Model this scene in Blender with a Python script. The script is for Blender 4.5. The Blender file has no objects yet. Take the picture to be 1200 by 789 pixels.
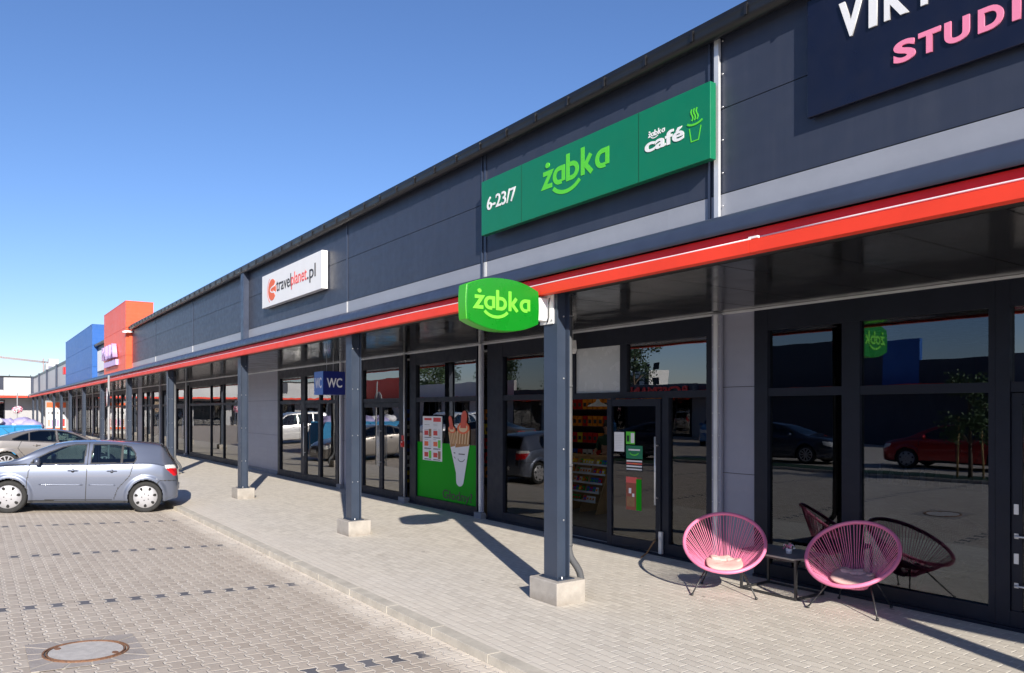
import bpy, bmesh, math, random
from mathutils import Vector, Matrix
random.seed(7)
R = math.radians
sc = bpy.context.scene
COL = sc.collection
# ------------------------------------------------------------------ camera, world, sun
H = 2.15                      # eye height above the pavement
F0 = 898.0                    # focal length in photo pixels (1200 wide)
cd = bpy.data.cameras.new('camera'); cam = bpy.data.objects.new('camera', cd); COL.objects.link(cam)
cd.sensor_width = 36; cd.lens = F0/1200*36; cd.shift_y = 85.5/1200; cd.clip_end = 3000; cd.clip_start = .05
cam.location = (0, 0, H)
yaw = math.atan2(.5774, -.8165)
cam.rotation_euler = (R(90), 0, yaw - R(90))
sc.camera = cam
W = bpy.data.worlds.new('World'); sc.world = W; W.use_nodes = True
wn = W.node_tree.nodes; wl = W.node_tree.links
SUN_AZ = Vector((.9285, -.3714, 0)); SUN_EL = R(25.5)
sky = wn.new('ShaderNodeTexSky'); sky.sky_type = 'NISHITA'; sky.sun_disc = False
sky.sun_elevation = SUN_EL; sky.sun_rotation = math.atan2(SUN_AZ.x, SUN_AZ.y)
sky.air_density = 1.0; sky.dust_density = .3; sky.ozone_density = 6.0
tint = wn.new('ShaderNodeMix'); tint.data_type = 'RGBA'; tint.blend_type = 'MULTIPLY'; tint.inputs[0].default_value = 1; tint.inputs[7].default_value = (1.02, .90, .94, 1)
wl.new(sky.outputs[0], tint.inputs[6]); hs = wn.new('ShaderNodeHueSaturation'); hs.inputs['Saturation'].default_value = 1.05; hs.inputs['Value'].default_value = 1.0; wl.new(tint.outputs[2], hs.inputs['Color']); wl.new(hs.outputs[0], wn['Background'].inputs[0]); wn['Background'].inputs[1].default_value = .116
sd = bpy.data.lights.new('sun', 'SUN'); sd.energy = 5.0; sd.angle = R(.5); sd.color = (1, .93, .82)
so = bpy.data.objects.new('sun', sd); COL.objects.link(so)
sv = (SUN_AZ*math.cos(SUN_EL) + Vector((0, 0, math.sin(SUN_EL))))
so.rotation_euler = sv.to_track_quat('Z', 'Y').to_euler(); so.location = sv*50
sc.view_settings.view_transform = 'Standard'; sc.view_settings.look = 'None'
sc.view_settings.gamma = 1; sc.view_settings.exposure = 0.52
sc.render.engine = 'CYCLES'
sc.cycles.max_bounces = 8; sc.cycles.transparent_max_bounces = 16

# metres along the facade (X) for a photo column px on the plane Y
def PX(px, Y):
    u = px-600
    return (-.8165*F0 + .5774*u)/(.5774*F0 + .8165*u)*Y
def PZ(px, py, Y):
    X = PX(px, Y); d = -.8165*X + .5774*Y
    return H + (480-py)*d/F0

# ------------------------------------------------------------------ node helpers
class S:                                   # socket with arithmetic
    def __init__(s, nt, o): s.nt, s.o = nt, o
    def m(s, op, *a):
        n = s.nt.nodes.new('ShaderNodeMath'); n.operation = op
        for i, v in enumerate((s,)+a):
            if isinstance(v, S): s.nt.links.new(v.o, n.inputs[i])
            else: n.inputs[i].default_value = v
        return S(s.nt, n.outputs[0])
    def __add__(s, b): return s.m('ADD', b)
    def __sub__(s, b): return s.m('SUBTRACT', b)
    def __mul__(s, b): return s.m('MULTIPLY', b)
    def __truediv__(s, b): return s.m('DIVIDE', b)
    def fl(s): return s.m('FLOOR')
    def ab(s): return s.m('ABSOLUTE')
    def mod(s, b): return s.m('FLOORED_MODULO', b)
    def lt(s, b): return s.m('LESS_THAN', b)
    def gt(s, b): return s.m('GREATER_THAN', b)
    def mn(s, b): return s.m('MINIMUM', b)
    def mx(s, b): return s.m('MAXIMUM', b)
def mapr(s, a, b, c=0., d=1.):
    n = s.nt.nodes.new('ShaderNodeMapRange'); s.nt.links.new(s.o, n.inputs[0])
    for i, v in enumerate((a, b, c, d)): n.inputs[i+1].default_value = v
    return S(s.nt, n.outputs[0])
def mixc(nt, f, a, b):
    n = nt.nodes.new('ShaderNodeMix'); n.data_type = 'RGBA'
    for i, v in ((0, f), (6, a), (7, b)):
        if isinstance(v, S): nt.links.new(v.o, n.inputs[i])
        else: n.inputs[i].default_value = v if i == 0 else (*v, 1)
    return S(nt, n.outputs[2])
def noise(nt, vec, scale, detail=3, rough=.5):
    n = nt.nodes.new('ShaderNodeTexNoise'); n.inputs['Scale'].default_value = scale
    n.inputs['Detail'].default_value = detail; n.inputs['Roughness'].default_value = rough
    if vec is not None: nt.links.new(vec.o, n.inputs['Vector'])
    return S(nt, n.outputs[0])
def comb(nt, x, y, z=0.):
    n = nt.nodes.new('ShaderNodeCombineXYZ')
    for i, v in enumerate((x, y, z)):
        if isinstance(v, S): nt.links.new(v.o, n.inputs[i])
        else: n.inputs[i].default_value = v
    return S(nt, n.outputs[0])
def wnoise(nt, vec):
    n = nt.nodes.new('ShaderNodeTexWhiteNoise'); n.noise_dimensions = '3D'
    nt.links.new(vec.o, n.inputs['Vector']); return S(nt, n.outputs[0])
def bump(nt, h, dist, strength=1.):
    n = nt.nodes.new('ShaderNodeBump'); n.inputs['Distance'].default_value = dist; n.inputs['Strength'].default_value = strength
    nt.links.new(h.o, n.inputs['Height']); return S(nt, n.outputs[0])
def coords(nt, kind='Object'):
    n = nt.nodes.new('ShaderNodeTexCoord'); v = S(nt, n.outputs[kind])
    sp = nt.nodes.new('ShaderNodeSeparateXYZ'); nt.links.new(v.o, sp.inputs[0])
    return v, S(nt, sp.outputs[0]), S(nt, sp.outputs[1]), S(nt, sp.outputs[2])
def setin(nt, b, name, v):
    if isinstance(v, S): nt.links.new(v.o, b.inputs[name])
    else: b.inputs[name].default_value = v
MATS = {}
def mat(name, col=(.5, .5, .5), rough=.5, metal=0., coat=0., var=.0, vscale=3., bmp=0., bscale=60., spec=.5, emit=None, estr=1.):
    if name in MATS: return MATS[name]
    m = bpy.data.materials.new(name); m.use_nodes = True; nt = m.node_tree; b = nt.nodes['Principled BSDF']
    b.inputs['Base Color'].default_value = (*col, 1); b.inputs['Roughness'].default_value = rough
    b.inputs['Metallic'].default_value = metal; b.inputs['Coat Weight'].default_value = coat
    b.inputs['Specular IOR Level'].default_value = spec; b.inputs['Coat Roughness'].default_value = .04
    if emit: b.inputs['Emission Color'].default_value = (*emit, 1); b.inputs['Emission Strength'].default_value = estr
    v, x, y, z = coords(nt)
    if var:
        n = noise(nt, v, vscale, 6, .6)
        c = mixc(nt, mapr(n, .3, .7), tuple(c*(1-var) for c in col), tuple(min(1, c*(1+var)) for c in col))
        nt.links.new(c.o, b.inputs['Base Color'])
        r = mapr(noise(nt, v, vscale*2.3, 4), .3, .7, max(0, rough-.08), min(1, rough+.08)); nt.links.new(r.o, b.inputs['Roughness'])
    if bmp: nt.links.new(bump(nt, noise(nt, v, bscale, 4), bmp).o, b.inputs['Normal'])
    MATS[name] = m; return m
def splash(name):
    m = MATS[name]; nt = m.node_tree; b = nt.nodes['Principled BSDF']; src = b.inputs['Base Color'].links[0].from_socket
    v, x, y, z = coords(nt); n = noise(nt, v, 11, 5, .7); f = mapr(z + n*.16, .20, .06)*mapr(noise(nt, v, 3., 4), .3, .6)
    c = mixc(nt, f*.6, S(nt, src), (.16, .13, .10)); nt.links.new(c.o, b.inputs['Base Color'])
def glassmat(name, tint, ior=1.55, tcol=None, wav=.0):
    m = bpy.data.materials.new(name); m.use_nodes = True; nt = m.node_tree; nt.nodes.clear()
    o = nt.nodes.new('ShaderNodeOutputMaterial'); t = nt.nodes.new('ShaderNodeBsdfTransparent'); t.inputs[0].default_value = (*tint, 1)
    g = nt.nodes.new('ShaderNodeBsdfGlossy'); g.inputs['Roughness'].default_value = .0; g.inputs[0].default_value = (*(tcol or (1, 1, 1)), 1)
    f = nt.nodes.new('ShaderNodeFresnel'); f.inputs[0].default_value = ior
    mx = nt.nodes.new('ShaderNodeMixShader')
    geo = nt.nodes.new('ShaderNodeNewGeometry')
    if wav:
        v, x, y, z = coords(nt)
        bn = bump(nt, noise(nt, v, .9, 2), wav); nt.links.new(bn.o, g.inputs['Normal'])
    nt.links.new(f.outputs[0], mx.inputs[0]); nt.links.new(t.outputs[0], mx.inputs[1]); nt.links.new(g.outputs[0], mx.inputs[2])
    nt.links.new(mx.outputs[0], o.inputs[0]); MATS[name] = m; return m

# ------------------------------------------------------------------ materials
def lot_material():
    m = bpy.data.materials.new('lot_pavers'); m.use_nodes = True; nt = m.node_tree; b = nt.nodes['Principled BSDF']
    v, x, y, z = coords(nt)
    L = .2; P = .1275; A = .0145
    big = noise(nt, v, .35, 5, .6); small = noise(nt, v, 9, 5, .7)
    xw = x + (noise(nt, v, 1.3, 2) - .5)*.02
    yw = y + (noise(nt, v, 1.1, 2) - .5)*.016
    ph = (xw/L).mod(1.)
    tri = ((ph - .5).ab()*4. - 1.)                      # +1 at stone ends, -1 at waist
    w = (tri*2.2).mx(-1.).mn(1.)
    yy = yw/P
    bj = (yy - .5 + .5).fl()                              # nearest half boundary index
    par = bj.mod(2.)
    sgn = par*-2. + 1.
    bpos = (bj + .5)*P + sgn*w*A
    d1 = (yw - bpos).ab()
    k = bj + (yw - bpos).gt(0.)
    kp = k.mod(2.)
    row = xw/L + kp*.5
    ri = row.fl()
    d2 = ((row - ri) .mn((ri + 1.) - row))*L
    jd = d1.mn(d2)
    joint = mapr(jd, .005, .0115)
    rnd = wnoise(nt, comb(nt, k, ri, 3.))
    rn2 = wnoise(nt, comb(nt, k, ri, 9.))
    # row markings
    mrow = (ri + 48.).mod(17.).lt(.5); sel = mrow*(kp.lt(.5))*y.gt(-6.)
    wave = mapr(big, .35, .65)
    stone = mixc(nt, rnd, (.44, .37, .30), (.57, .495, .41))
    stone = mixc(nt, wave*.45, stone, (.46, .40, .335))
    stone = mixc(nt, mapr(small, .35, .75)*.35, stone, (.30, .26, .22))
    blot = mapr(noise(nt, v, 2.7, 4, .7), .62, .78)
    stone = mixc(nt, blot*.5, stone, (.26, .21, .165))
    oil = mapr(noise(nt, v, .9, 6, .75), .61, .72)
    stone = mixc(nt, oil*.42, stone, (.17, .145, .12))
    spot = mapr(noise(nt, v, 5.5, 2, .4), .74, .78)
    stone = mixc(nt, spot*.6, stone, (.09, .08, .075))
    dark = mixc(nt, rn2, (.07, .075, .095), (.13, .13, .15))
    stone = mixc(nt, sel*.92, stone, dark)
    sand = mixc(nt, mapr(noise(nt, v, 3.5, 4), .3, .7), (.82, .74, .63), (.64, .565, .47))
    vis = mapr(noise(nt, v, 1.7, 3), .3, .6, .6, 1.)
    edge = (joint*-1. + 1.)*vis
    nearkerb = mapr(y, 3.1, 3.5)
    sandmask = mapr(small + nearkerb, .95, 1.5)
    c = mixc(nt, edge.mx(sandmask*.8), stone, sand)
    setin(nt, b, 'Base Color', c); b.inputs['Roughness'].default_value = .85
    h = joint*.006 + small*.0025 + rnd*.0012
    nt.links.new(bump(nt, h, 1.).o, b.inputs['Normal'])
    MATS['lot'] = m
def walk_material():
    m = bpy.data.materials.new('pavement_blocks'); m.use_nodes = True; nt = m.node_tree; b = nt.nodes['Principled BSDF']
    v, x, y, z = coords(nt)
    L = .205; P = .103
    small = noise(nt, v, 14, 5, .7)
    xw = x + (noise(nt, v, 2.1, 2) - .5)*.016; yw = y + (noise(nt, v, 1.7, 2) - .5)*.012
    yy = yw/P; k = yy.fl(); fy = yy - k
    d1 = fy.mn(fy*-1. + 1.)*P
    xx = xw/L + k*.5 + wnoise(nt, comb(nt, k, 2., 1.))*.10; ri = xx.fl(); fx = xx - ri
    d2 = fx.mn(fx*-1. + 1.)*L
    rnd = wnoise(nt, comb(nt, k, ri, 5.)); big = noise(nt, v, .5, 5, .6)
    stone = mixc(nt, rnd, (.57, .52, .445), (.71, .655, .565))
    stone = mixc(nt, mapr(big, .35, .65)*.6, stone, (.66, .615, .55))
    stone = mixc(nt, mapr(small, .35, .75)*.3, stone, (.32, .29, .26))
    stain = mapr(noise(nt, v, 1.9, 5, .7), .60, .74)
    stone = mixc(nt, stain*.35, stone, (.29, .25, .21))
    gum = mapr(noise(nt, v, 6.5, 2, .4), .745, .775)
    stone = mixc(nt, gum*.55, stone, (.16, .145, .13))
    j1 = mapr(d1, .002, .005); j2 = mapr(d2, .0035, .0085)
    vis = mapr(noise(nt, v, 2.5, 3), .3, .6, .35, 1.)
    c = mixc(nt, (j2*-1. + 1.)*vis, stone, (.82, .77, .69))
    c = mixc(nt, (j1*-1. + 1.)*.38, c, (.24, .215, .185))
    c = mixc(nt, mapr(y, 4.65, 3.9)*mapr(small, .3, .55)*.5, c, (.74, .67, .57))
    setin(nt, b, 'Base Color', c); b.inputs['Roughness'].default_value = .8
    h = j1.mn(j2)*.0035 + small*.002 + rnd*.001
    nt.links.new(bump(nt, h, 1.).o, b.inputs['Normal'])
    MATS['walk'] = m
lot_material(); walk_material()
def panel_material(name, col, ribs=True, rough=.42):
    m = bpy.data.materials.new(name); m.use_nodes = True; nt = m.node_tree; b = nt.nodes['Principled BSDF']
    v, x, y, z = coords(nt)
    n = noise(nt, v, .8, 5, .6); n2 = noise(nt, v, 7, 5, .7)
    st = mapr(noise(nt, comb(nt, x*6., y*6., z*.35), 1.6, 5, .65), .45, .8)
    tone = wnoise(nt, comb(nt, (x*.19).fl(), (y*.19).fl(), (z/.77 + .62).fl()))
    c = mixc(nt, mapr(n, .3, .7)*.4 + mapr(n2, .4, .8)*.18 + tone*.28, tuple(k*.88 for k in col), tuple(min(1, k*1.18+.004) for k in col))
    c = mixc(nt, st*.22, c, tuple(k*.8+.05 for k in col))
    setin(nt, b, 'Base Color', c); b.inputs['Roughness'].default_value = rough
    r = mapr(n2, .3, .7, rough-.06, rough+.08); nt.links.new(r.o, b.inputs['Roughness'])
    h = n*.006
    if ribs: h = h + ((z*40.).m('SINE'))*.0006
    nt.links.new(bump(nt, h, 1.).o, b.inputs['Normal'])
    MATS[name] = m; return m
panel_material('panel_navy', (.031, .038, .062))
panel_material('panel_band', (.31, .325, .37))
panel_material('panel_grey', (.25, .26, .33))
panel_material('panel_orange', (.88, .105, .035)); panel_material('panel_blue', (.02, .12, .42))
panel_material('panel_white', (.58, .58, .58)); mat('post_grey', (.30, .30, .31), .5, var=.1); panel_material('panel_lightgrey', (.42, .42, .44))
mat('flashing', (.038, .050, .085), .38, var=.12)
mat('band_red', (.84, .05, .018), .5, var=.07, vscale=1.5)
mat('band_crimson', (.80, .02, .03), .5, var=.07)
mat('led', (.85, .8, .82), .3)
mat('gutter', (.012, .012, .014), .35, var=.2)
mat('steel_blue', (.034, .048, .078), .4, var=.10, vscale=2, bmp=.0004)
mat('bolt', (.55, .55, .57), .35, metal=.9)
mat('galv', (.66, .67, .69), .38, metal=.35, var=.1)
mat('pipe', (.10, .105, .115), .45, var=.12)
mat('concrete', (.38, .35, .315), .85, var=.18, vscale=5, bmp=.003, bscale=70)
splash('concrete'); mat('plinth', (.20, .21, .235), .6, var=.1)
mat('kerb', (.50, .46, .39), .9, var=.16, vscale=4, bmp=.004, bscale=60)
mat('gutterstrip', (.58, .54, .47), .95, var=.2, vscale=9, bmp=.006, bscale=50)
mat('frame', (.008, .011, .022), .5, var=.15, spec=.3)
mat('soffit', (.017, .0175, .019), .14, var=.1, vscale=1.2)
mat('black', (.012, .012, .013), .5)
mat('rubber', (.018, .018, .018), .8, var=.2, vscale=20)
mat('room_dark', (.10, .095, .09), .8, var=.3)
mat('room_floor', (.22, .20, .17), .45, var=.2)
mat('white', (.80, .80, .80), .5, var=.03)
mat('paper', (.78, .78, .80), .7)
mat('sign_green', (.002, .175, .082), .38, var=.03)
mat('logo_green', (.10, .60, .035), .4)
mat('blade_green', (.004, .20, .012), .3, var=.05)
mat('blade_rim', (.05, .42, .010), .35)
mat('blade_letter', (.17, .62, .05), .4)
mat('poster_green', (.003, .30, .006), .6, spec=.15)
mat('poster_dark', (.004, .045, .012), .5)
mat('sign_navy', (.006, .008, .024), .35, var=.1)
mat('pink', (.86, .25, .40), .45); mat('violet', (.60, .42, .72), .4)
mat('tp_orange', (.80, .14, .04), .5); mat('tp_red', (.72, .10, .09), .5); mat('ink', (.03, .03, .035), .6)
mat('cube_blue', (.008, .018, .16), .3)
mat('cube_blue_light', (.015, .12, .45), .35)
mat('red', (.62, .02, .02), .4)
mat('manhole', (.50, .47, .44), .85, var=.15, vscale=12, bmp=.004, bscale=80)
mat('rust', (.22, .11, .06), .8, var=.5, vscale=30, bmp=.004)
mat('setting_stone', (.37, .33, .30), .85, var=.15, vscale=4, bmp=.004, bscale=50)
mat('asphalt', (.055, .055, .055), .9, var=.2)
mat('cord_pink', (.80, .22, .38), .42, var=.08); mat('cushion', (.72, .46, .42), .9, var=.06, bmp=.006, bscale=25)
mat('cord_black', (.02, .018, .018), .5); mat('cushion_olive', (.42, .40, .24), .9, bmp=.004)
mat('leg_metal', (.03, .03, .032), .35); mat('table_top', (.22, .21, .20), .5, var=.1)
mat('wood', (.30, .16, .07), .6, var=.3, vscale=8)
mat('bark', (.12, .085, .06), .9, var=.3); mat('stake', (.42, .28, .12), .8, var=.2)
mat('leaf', (.055, .10, .03), .6, var=.35, vscale=.8); mat('leaf_dark', (.025, .055, .02), .6, var=.35, vscale=.8)
mat('skip_blue', (.01, .22, .46), .45, var=.12); mat('bag_lilac', (.38, .35, .58), .6, var=.15, bmp=.02, bscale=8)
mat('bag_white', (.75, .75, .78), .6, var=.1, bmp=.02, bscale=8)
mat('skin', (.45, .26, .18), .6); mat('shirt_green', (.02, .06, .035), .8); mat('trousers', (.03, .03, .04), .8); mat('hair', (.03, .02, .015), .7)
glassmat('glass_shop', (.58, .60, .62), 2.8, wav=.0018); glassmat('glass_mid', (.68, .70, .71), 1.75, wav=.001); glassmat('glass_dark', (.42, .44, .48), 1.9, tcol=(.85, .92, 1.), wav=.0012)
glassmat('glass_car', (.42, .55, .55), 1.75)
mat('frost', (.48, .50, .52), .25, var=.05)
glassmat('glass_blue', (.03, .22, .45), 1.7, wav=.001)
mat('tyre', (.02, .02, .02), .8, var=.2, vscale=20); mat('rim', (.40, .40, .42), .38, metal=.3); mat('hole', (.01, .01, .01), .8)
mat('lamp_red', (.55, .01, .015), .15, coat=.8); mat('lamp_clear', (.75, .74, .72), .12, coat=.8)
mat('plastic', (.022, .022, .024), .55); mat('seat', (.05, .052, .058), .9)

# ------------------------------------------------------------------ mesh helpers
def tag(o, label=None, cat=None, group=None, kind=None):
    if label: o['label'] = label
    if cat: o['category'] = cat
    if group: o['group'] = group
    if kind: o['kind'] = kind
    return o
def empty(name, loc=(0, 0, 0), rz=0., label=None, cat=None, group=None):
    o = bpy.data.objects.new(name, None); COL.objects.link(o); o.location = loc; o.rotation_euler = (0, 0, rz); o.empty_display_size = .2
    return tag(o, label, cat, group)
class MB:
    def __init__(s): s.v = []; s.f = []; s.mi = []; s.m = []; s.sm = []
    def mid(s, m):
        m = MATS[m] if isinstance(m, str) else m
        if m not in s.m: s.m.append(m)
        return s.m.index(m)
    def add(s, vs, fs, m, smooth=False):
        o = len(s.v); s.v += [tuple(v) for v in vs]; i = s.mid(m)
        for f in fs: s.f.append([o+k for k in f]); s.mi.append(i); s.sm.append(smooth)
        return s
    def box(s, a, b, m):
        (x0, y0, z0), (x1, y1, z1) = [tuple(map(min, zip(a, b))), tuple(map(max, zip(a, b)))]
        vs = [(x0, y0, z0), (x1, y0, z0), (x1, y1, z0), (x0, y1, z0), (x0, y0, z1), (x1, y0, z1), (x1, y1, z1), (x0, y1, z1)]
        return s.add(vs, [(0, 3, 2, 1), (4, 5, 6, 7), (0, 1, 5, 4), (1, 2, 6, 5), (2, 3, 7, 6), (3, 0, 4, 7)], m)
    def tube(s, pts, r, m, n=8, cap=True, rs=None):
        pts = [Vector(p) for p in pts]; vs = []; fs = []
        up = Vector((0, 0, 1)); prev = None
        for i, p in enumerate(pts):
            t = (pts[min(i+1, len(pts)-1)]-pts[max(i-1, 0)]).normalized()
            if prev is None:
                a = t.cross(up if abs(t.z) < .95 else Vector((1, 0, 0))).normalized()
            else: a = (prev - t*prev.dot(t)).normalized()
            prev = a; b = t.cross(a); rr = rs[i] if rs else r
            for k in range(n):
                q = 2*math.pi*k/n; vs.append(p + a*math.cos(q)*rr + b*math.sin(q)*rr)
        for i in range(len(pts)-1):
            for k in range(n): fs.append((i*n+k, i*n+(k+1) % n, (i+1)*n+(k+1) % n, (i+1)*n+k))
        if cap: fs.append(tuple(range(n-1, -1, -1))); fs.append(tuple((len(pts)-1)*n+k for k in range(n)))
        return s.add(vs, fs, m, True)
    def ring(s, c, u, v, R_, r, m, N=48, n=8, wob=0):
        c, u, v = Vector(c), Vector(u), Vector(v); w = u.cross(v).normalized(); vs = []; fs = []
        for i in range(N):
            q = 2*math.pi*i/N; d = u*math.cos(q)+v*math.sin(q); dn = d.normalized()
            for k in range(n):
                p = 2*math.pi*k/n; rr = r*(1+wob*math.sin(i*2.1)); vs.append(c+d*R_+dn*math.cos(p)*rr+w*math.sin(p)*rr)
        for i in range(N):
            for k in range(n): fs.append((i*n+k, i*n+(k+1) % n, ((i+1) % N)*n+(k+1) % n, ((i+1) % N)*n+k))
        return s.add(vs, fs, m, True)
    def lathe(s, prof, c, axis, m, n=32):            # prof: (radius, offset along axis)
        c = Vector(c); ax = Vector(axis).normalized(); a = ax.cross(Vector((0, 0, 1)) if abs(ax.z) < .9 else Vector((1, 0, 0))).normalized(); b = ax.cross(a)
        vs = []; fs = []
        for r_, h in prof:
            for k in range(n):
                q = 2*math.pi*k/n; vs.append(c+ax*h+a*math.cos(q)*r_+b*math.sin(q)*r_)
        for i in range(len(prof)-1):
            for k in range(n): fs.append((i*n+k, i*n+(k+1) % n, (i+1)*n+(k+1) % n, (i+1)*n+k))
        return s.add(vs, fs, m, True)
    def prism(s, poly, fn, t, m):                    # poly 2D, fn(x,y,d)->3D, thickness t
        n = len(poly); vs = [fn(x, y, 0) for x, y in poly]+[fn(x, y, t) for x, y in poly]
        fs = [tuple(range(n)), tuple(range(2*n-1, n-1, -1))]+[(i, i+n, (i+1) % n+n, (i+1) % n) for i in range(n)]
        return s.add(vs, fs, m)
    def build(s, name, parent=None, loc=(0, 0, 0), rz=0., bevel=0, label=None):
        me = bpy.data.meshes.new(name); me.from_pydata(s.v, [], s.f)
        for m in s.m: me.materials.append(m)
        me.polygons.foreach_set('material_index', s.mi); me.polygons.foreach_set('use_smooth', s.sm)
        bm = bmesh.new(); bm.from_mesh(me); bmesh.ops.recalc_face_normals(bm, faces=bm.faces)
        if bevel: bmesh.ops.bevel(bm, geom=bm.edges[:], offset=bevel, segments=2, affect='EDGES', profile=.5)
        bm.to_mesh(me); bm.free(); me.update()
        o = bpy.data.objects.new(name, me); COL.objects.link(o); o.location = loc; o.rotation_euler = (0, 0, rz)
        if parent: o.parent = parent
        if label: o['label'] = label
        return o
def xf(name, mb, parent=None, **k): return mb.build(name, parent, **k)
def copy_tree(o, parent=None):
    c = o.copy(); COL.objects.link(c)
    if parent: c.parent = parent
    for ch in list(o.children): copy_tree(ch, c)
    return c
def struct(o): o['kind'] = 'structure'; return o
# lettering: facing -Y ('front') or +X ('side')
def face_front(ox, oy, oz): return lambda x, y, d=0: (ox+x, oy-d, oz+y)
def face_side(ox, oy, oz): return lambda x, y, d=0: (ox+d, oy+x, oz+y)
def face_back(ox, oy, oz): return lambda x, y, d=0: (ox-x, oy+d, oz+y)
def text(name, body, width, height, fn, m, parent, depth=.008, bold=.0, shear=0., sp=1.):
    c = bpy.data.curves.new('t', 'FONT'); c.body = body; c.size = 1; c.extrude = .5; c.offset = bold; c.shear = shear; c.space_character = sp
    c.resolution_u = 6
    o = bpy.data.objects.new('t', c); COL.objects.link(o)
    dg = bpy.context.evaluated_depsgraph_get(); me = bpy.data.meshes.new_from_object(o.evaluated_get(dg))
    bpy.data.objects.remove(o); bpy.data.curves.remove(c)
    xs = [v.co.x for v in me.vertices]; ys = [v.co.y for v in me.vertices]
    x0, x1, y0, y1 = min(xs), max(xs), min(ys), max(ys)
    for v in me.vertices:
        X = (v.co.x-x0)/(x1-x0)*width; Y = (v.co.y-y0)/(y1-y0)*height
        v.co = fn(X, Y, depth*(v.co.z+.5)+.0015)
    me.materials.clear(); me.materials.append(MATS[m]); me.name = name
    bm = bmesh.new(); bm.from_mesh(me); bmesh.ops.recalc_face_normals(bm, faces=bm.faces); bm.to_mesh(me); bm.free()
    o = bpy.data.objects.new(name, me); COL.objects.link(o)
    if parent: o.parent = parent
    return o
def stroke(mb, pts, w, fn, m, t, closed=False):
    n = len(pts); P = [Vector(p) for p in pts]; L = []; Rr = []
    for i in range(n):
        a = P[(i-1) % n] if (closed or i > 0) else None; b = P[(i+1) % n] if (closed or i < n-1) else None
        d1 = (P[i]-a).normalized() if a is not None else (b-P[i]).normalized()
        d2 = (b-P[i]).normalized() if b is not None else d1
        n1 = Vector((-d1.y, d1.x)); n2 = Vector((-d2.y, d2.x)); mm = (n1+n2)
        mm = mm.normalized() if mm.length > 1e-4 else n1
        k = 1/max(.45, mm.dot(n1)); L.append(P[i]+mm*w/2*k); Rr.append(P[i]-mm*w/2*k)
    vs = [fn(p.x, p.y, t) for p in L]+[fn(p.x, p.y, t) for p in Rr]+[fn(p.x, p.y, .0015) for p in L]+[fn(p.x, p.y, .0015) for p in Rr]
    fs = []
    for i in range(n if closed else n-1):
        j = (i+1) % n
        fs += [(i, j, n+j, n+i), (i, 2*n+i, 2*n+j, j), (n+i, n+j, 3*n+j, 3*n+i)]
    if not closed: fs += [(0, n, 3*n, 2*n), (n-1, 3*n-1, 4*n-1, 2*n-1)]
    mb.add(vs, fs, m)
def arc(cx, cy, rx, ry, a0, a1, n=10): return [(cx+rx*math.cos(R(a0+(a1-a0)*i/n)), cy+ry*math.sin(R(a0+(a1-a0)*i/n))) for i in range(n+1)]
def frog_logo(name, fn0, width, m, parent, depth=.01, smile=True, vs=.86):
    s = width/5.05
    cnt = [0]
    def fn(x, y, d): return fn0(x*s, y*s*vs, d)
    mb = MB(); w = .255
    def st(p, closed=False, ww=w):
        cnt[0] += 1; stroke(mb, p, ww, fn, m, depth+cnt[0]*.0001, closed)
    st([(.05, .88), (.66, .88), (.12, .12), (.76, .12)])
    mb.prism(arc(.42, 1.32, .155, .155, 0, 350, 14), lambda x, y, d: fn(x, y, d), depth+.006, m)
    def a_(x): st([(x+.78, .12), (x+.78, .88)]+[(x+.45, .88)]+arc(x+.47, .5, .37, .38, 95, 265, 12)+[(x+.5, .12), (x+.655, .12)], False)
    a_(.85)
    st([(1.97, 1.5), (1.97, .12), (2.3, .12)]+arc(2.28, .5, .37, .38, -85, 85, 12)+[(2.2, .88), (2.096, .88)])
    st([(3.05, 1.5), (3.05, -.0)]); st([(3.62, 1.0), (3.22, .48)]); st([(3.22, .55), (3.70, -.0)])
    a_(3.95)
    if smile:
        pts = arc(1.85, .52, 1.25, 1.05, 218, 322, 18); st(pts, ww=.22)
    return mb.build(name, parent)
# ------------------------------------------------------------------ ground
def sheet(name, pts, m, faces=None):
    mb = MB(); mb.add(pts, faces or [tuple(range(len(pts)))], m); return struct(mb.build(name))
sheet('ground', [(-1500, -1500, -.16), (1500, -1500, -.16), (1500, 1500, -.16), (-1500, 1500, -.16)], 'asphalt')
X0, X1 = -98.6, 34.
def lotz(y): return -.075 + (3.70-max(y, -1.5))*.045
sheet('parking_lot', [(X0, 3.70, lotz(3.70)), (X1, 3.70, lotz(3.70)), (X0, -1.5, lotz(-1.5)), (X1, -1.5, lotz(-1.5)), (X0, -25.5, lotz(-1.5)), (X1, -25.5, lotz(-1.5))], 'lot', [(0, 2, 3, 1), (2, 4, 5, 3)])
sheet('pavement', [(X0, 3.85, 0), (X1, 3.85, 0), (X1, 8.6, 0), (X0, 8.6, 0)], 'walk')
mb = MB(); x = X0
while x < X1:
    dz = random.uniform(-.001, .001); mb.box((x+.002, 3.702, -.14), (x+.996, 3.848, .004+dz), 'kerb'); x += 1.
struct(mb.build('kerb', bevel=.004))
# planting strip beyond the drive
mb = MB(); mb.box((-40, -6.6, .05), (20, -5.2, .25), 'kerb'); struct(mb.build('kerb_island'))
mb = MB(); mb.box((-39.9, -6.5, .2), (19.9, -5.3, .262), 'leaf_dark'); struct(mb.build('planting_strip'))
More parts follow.
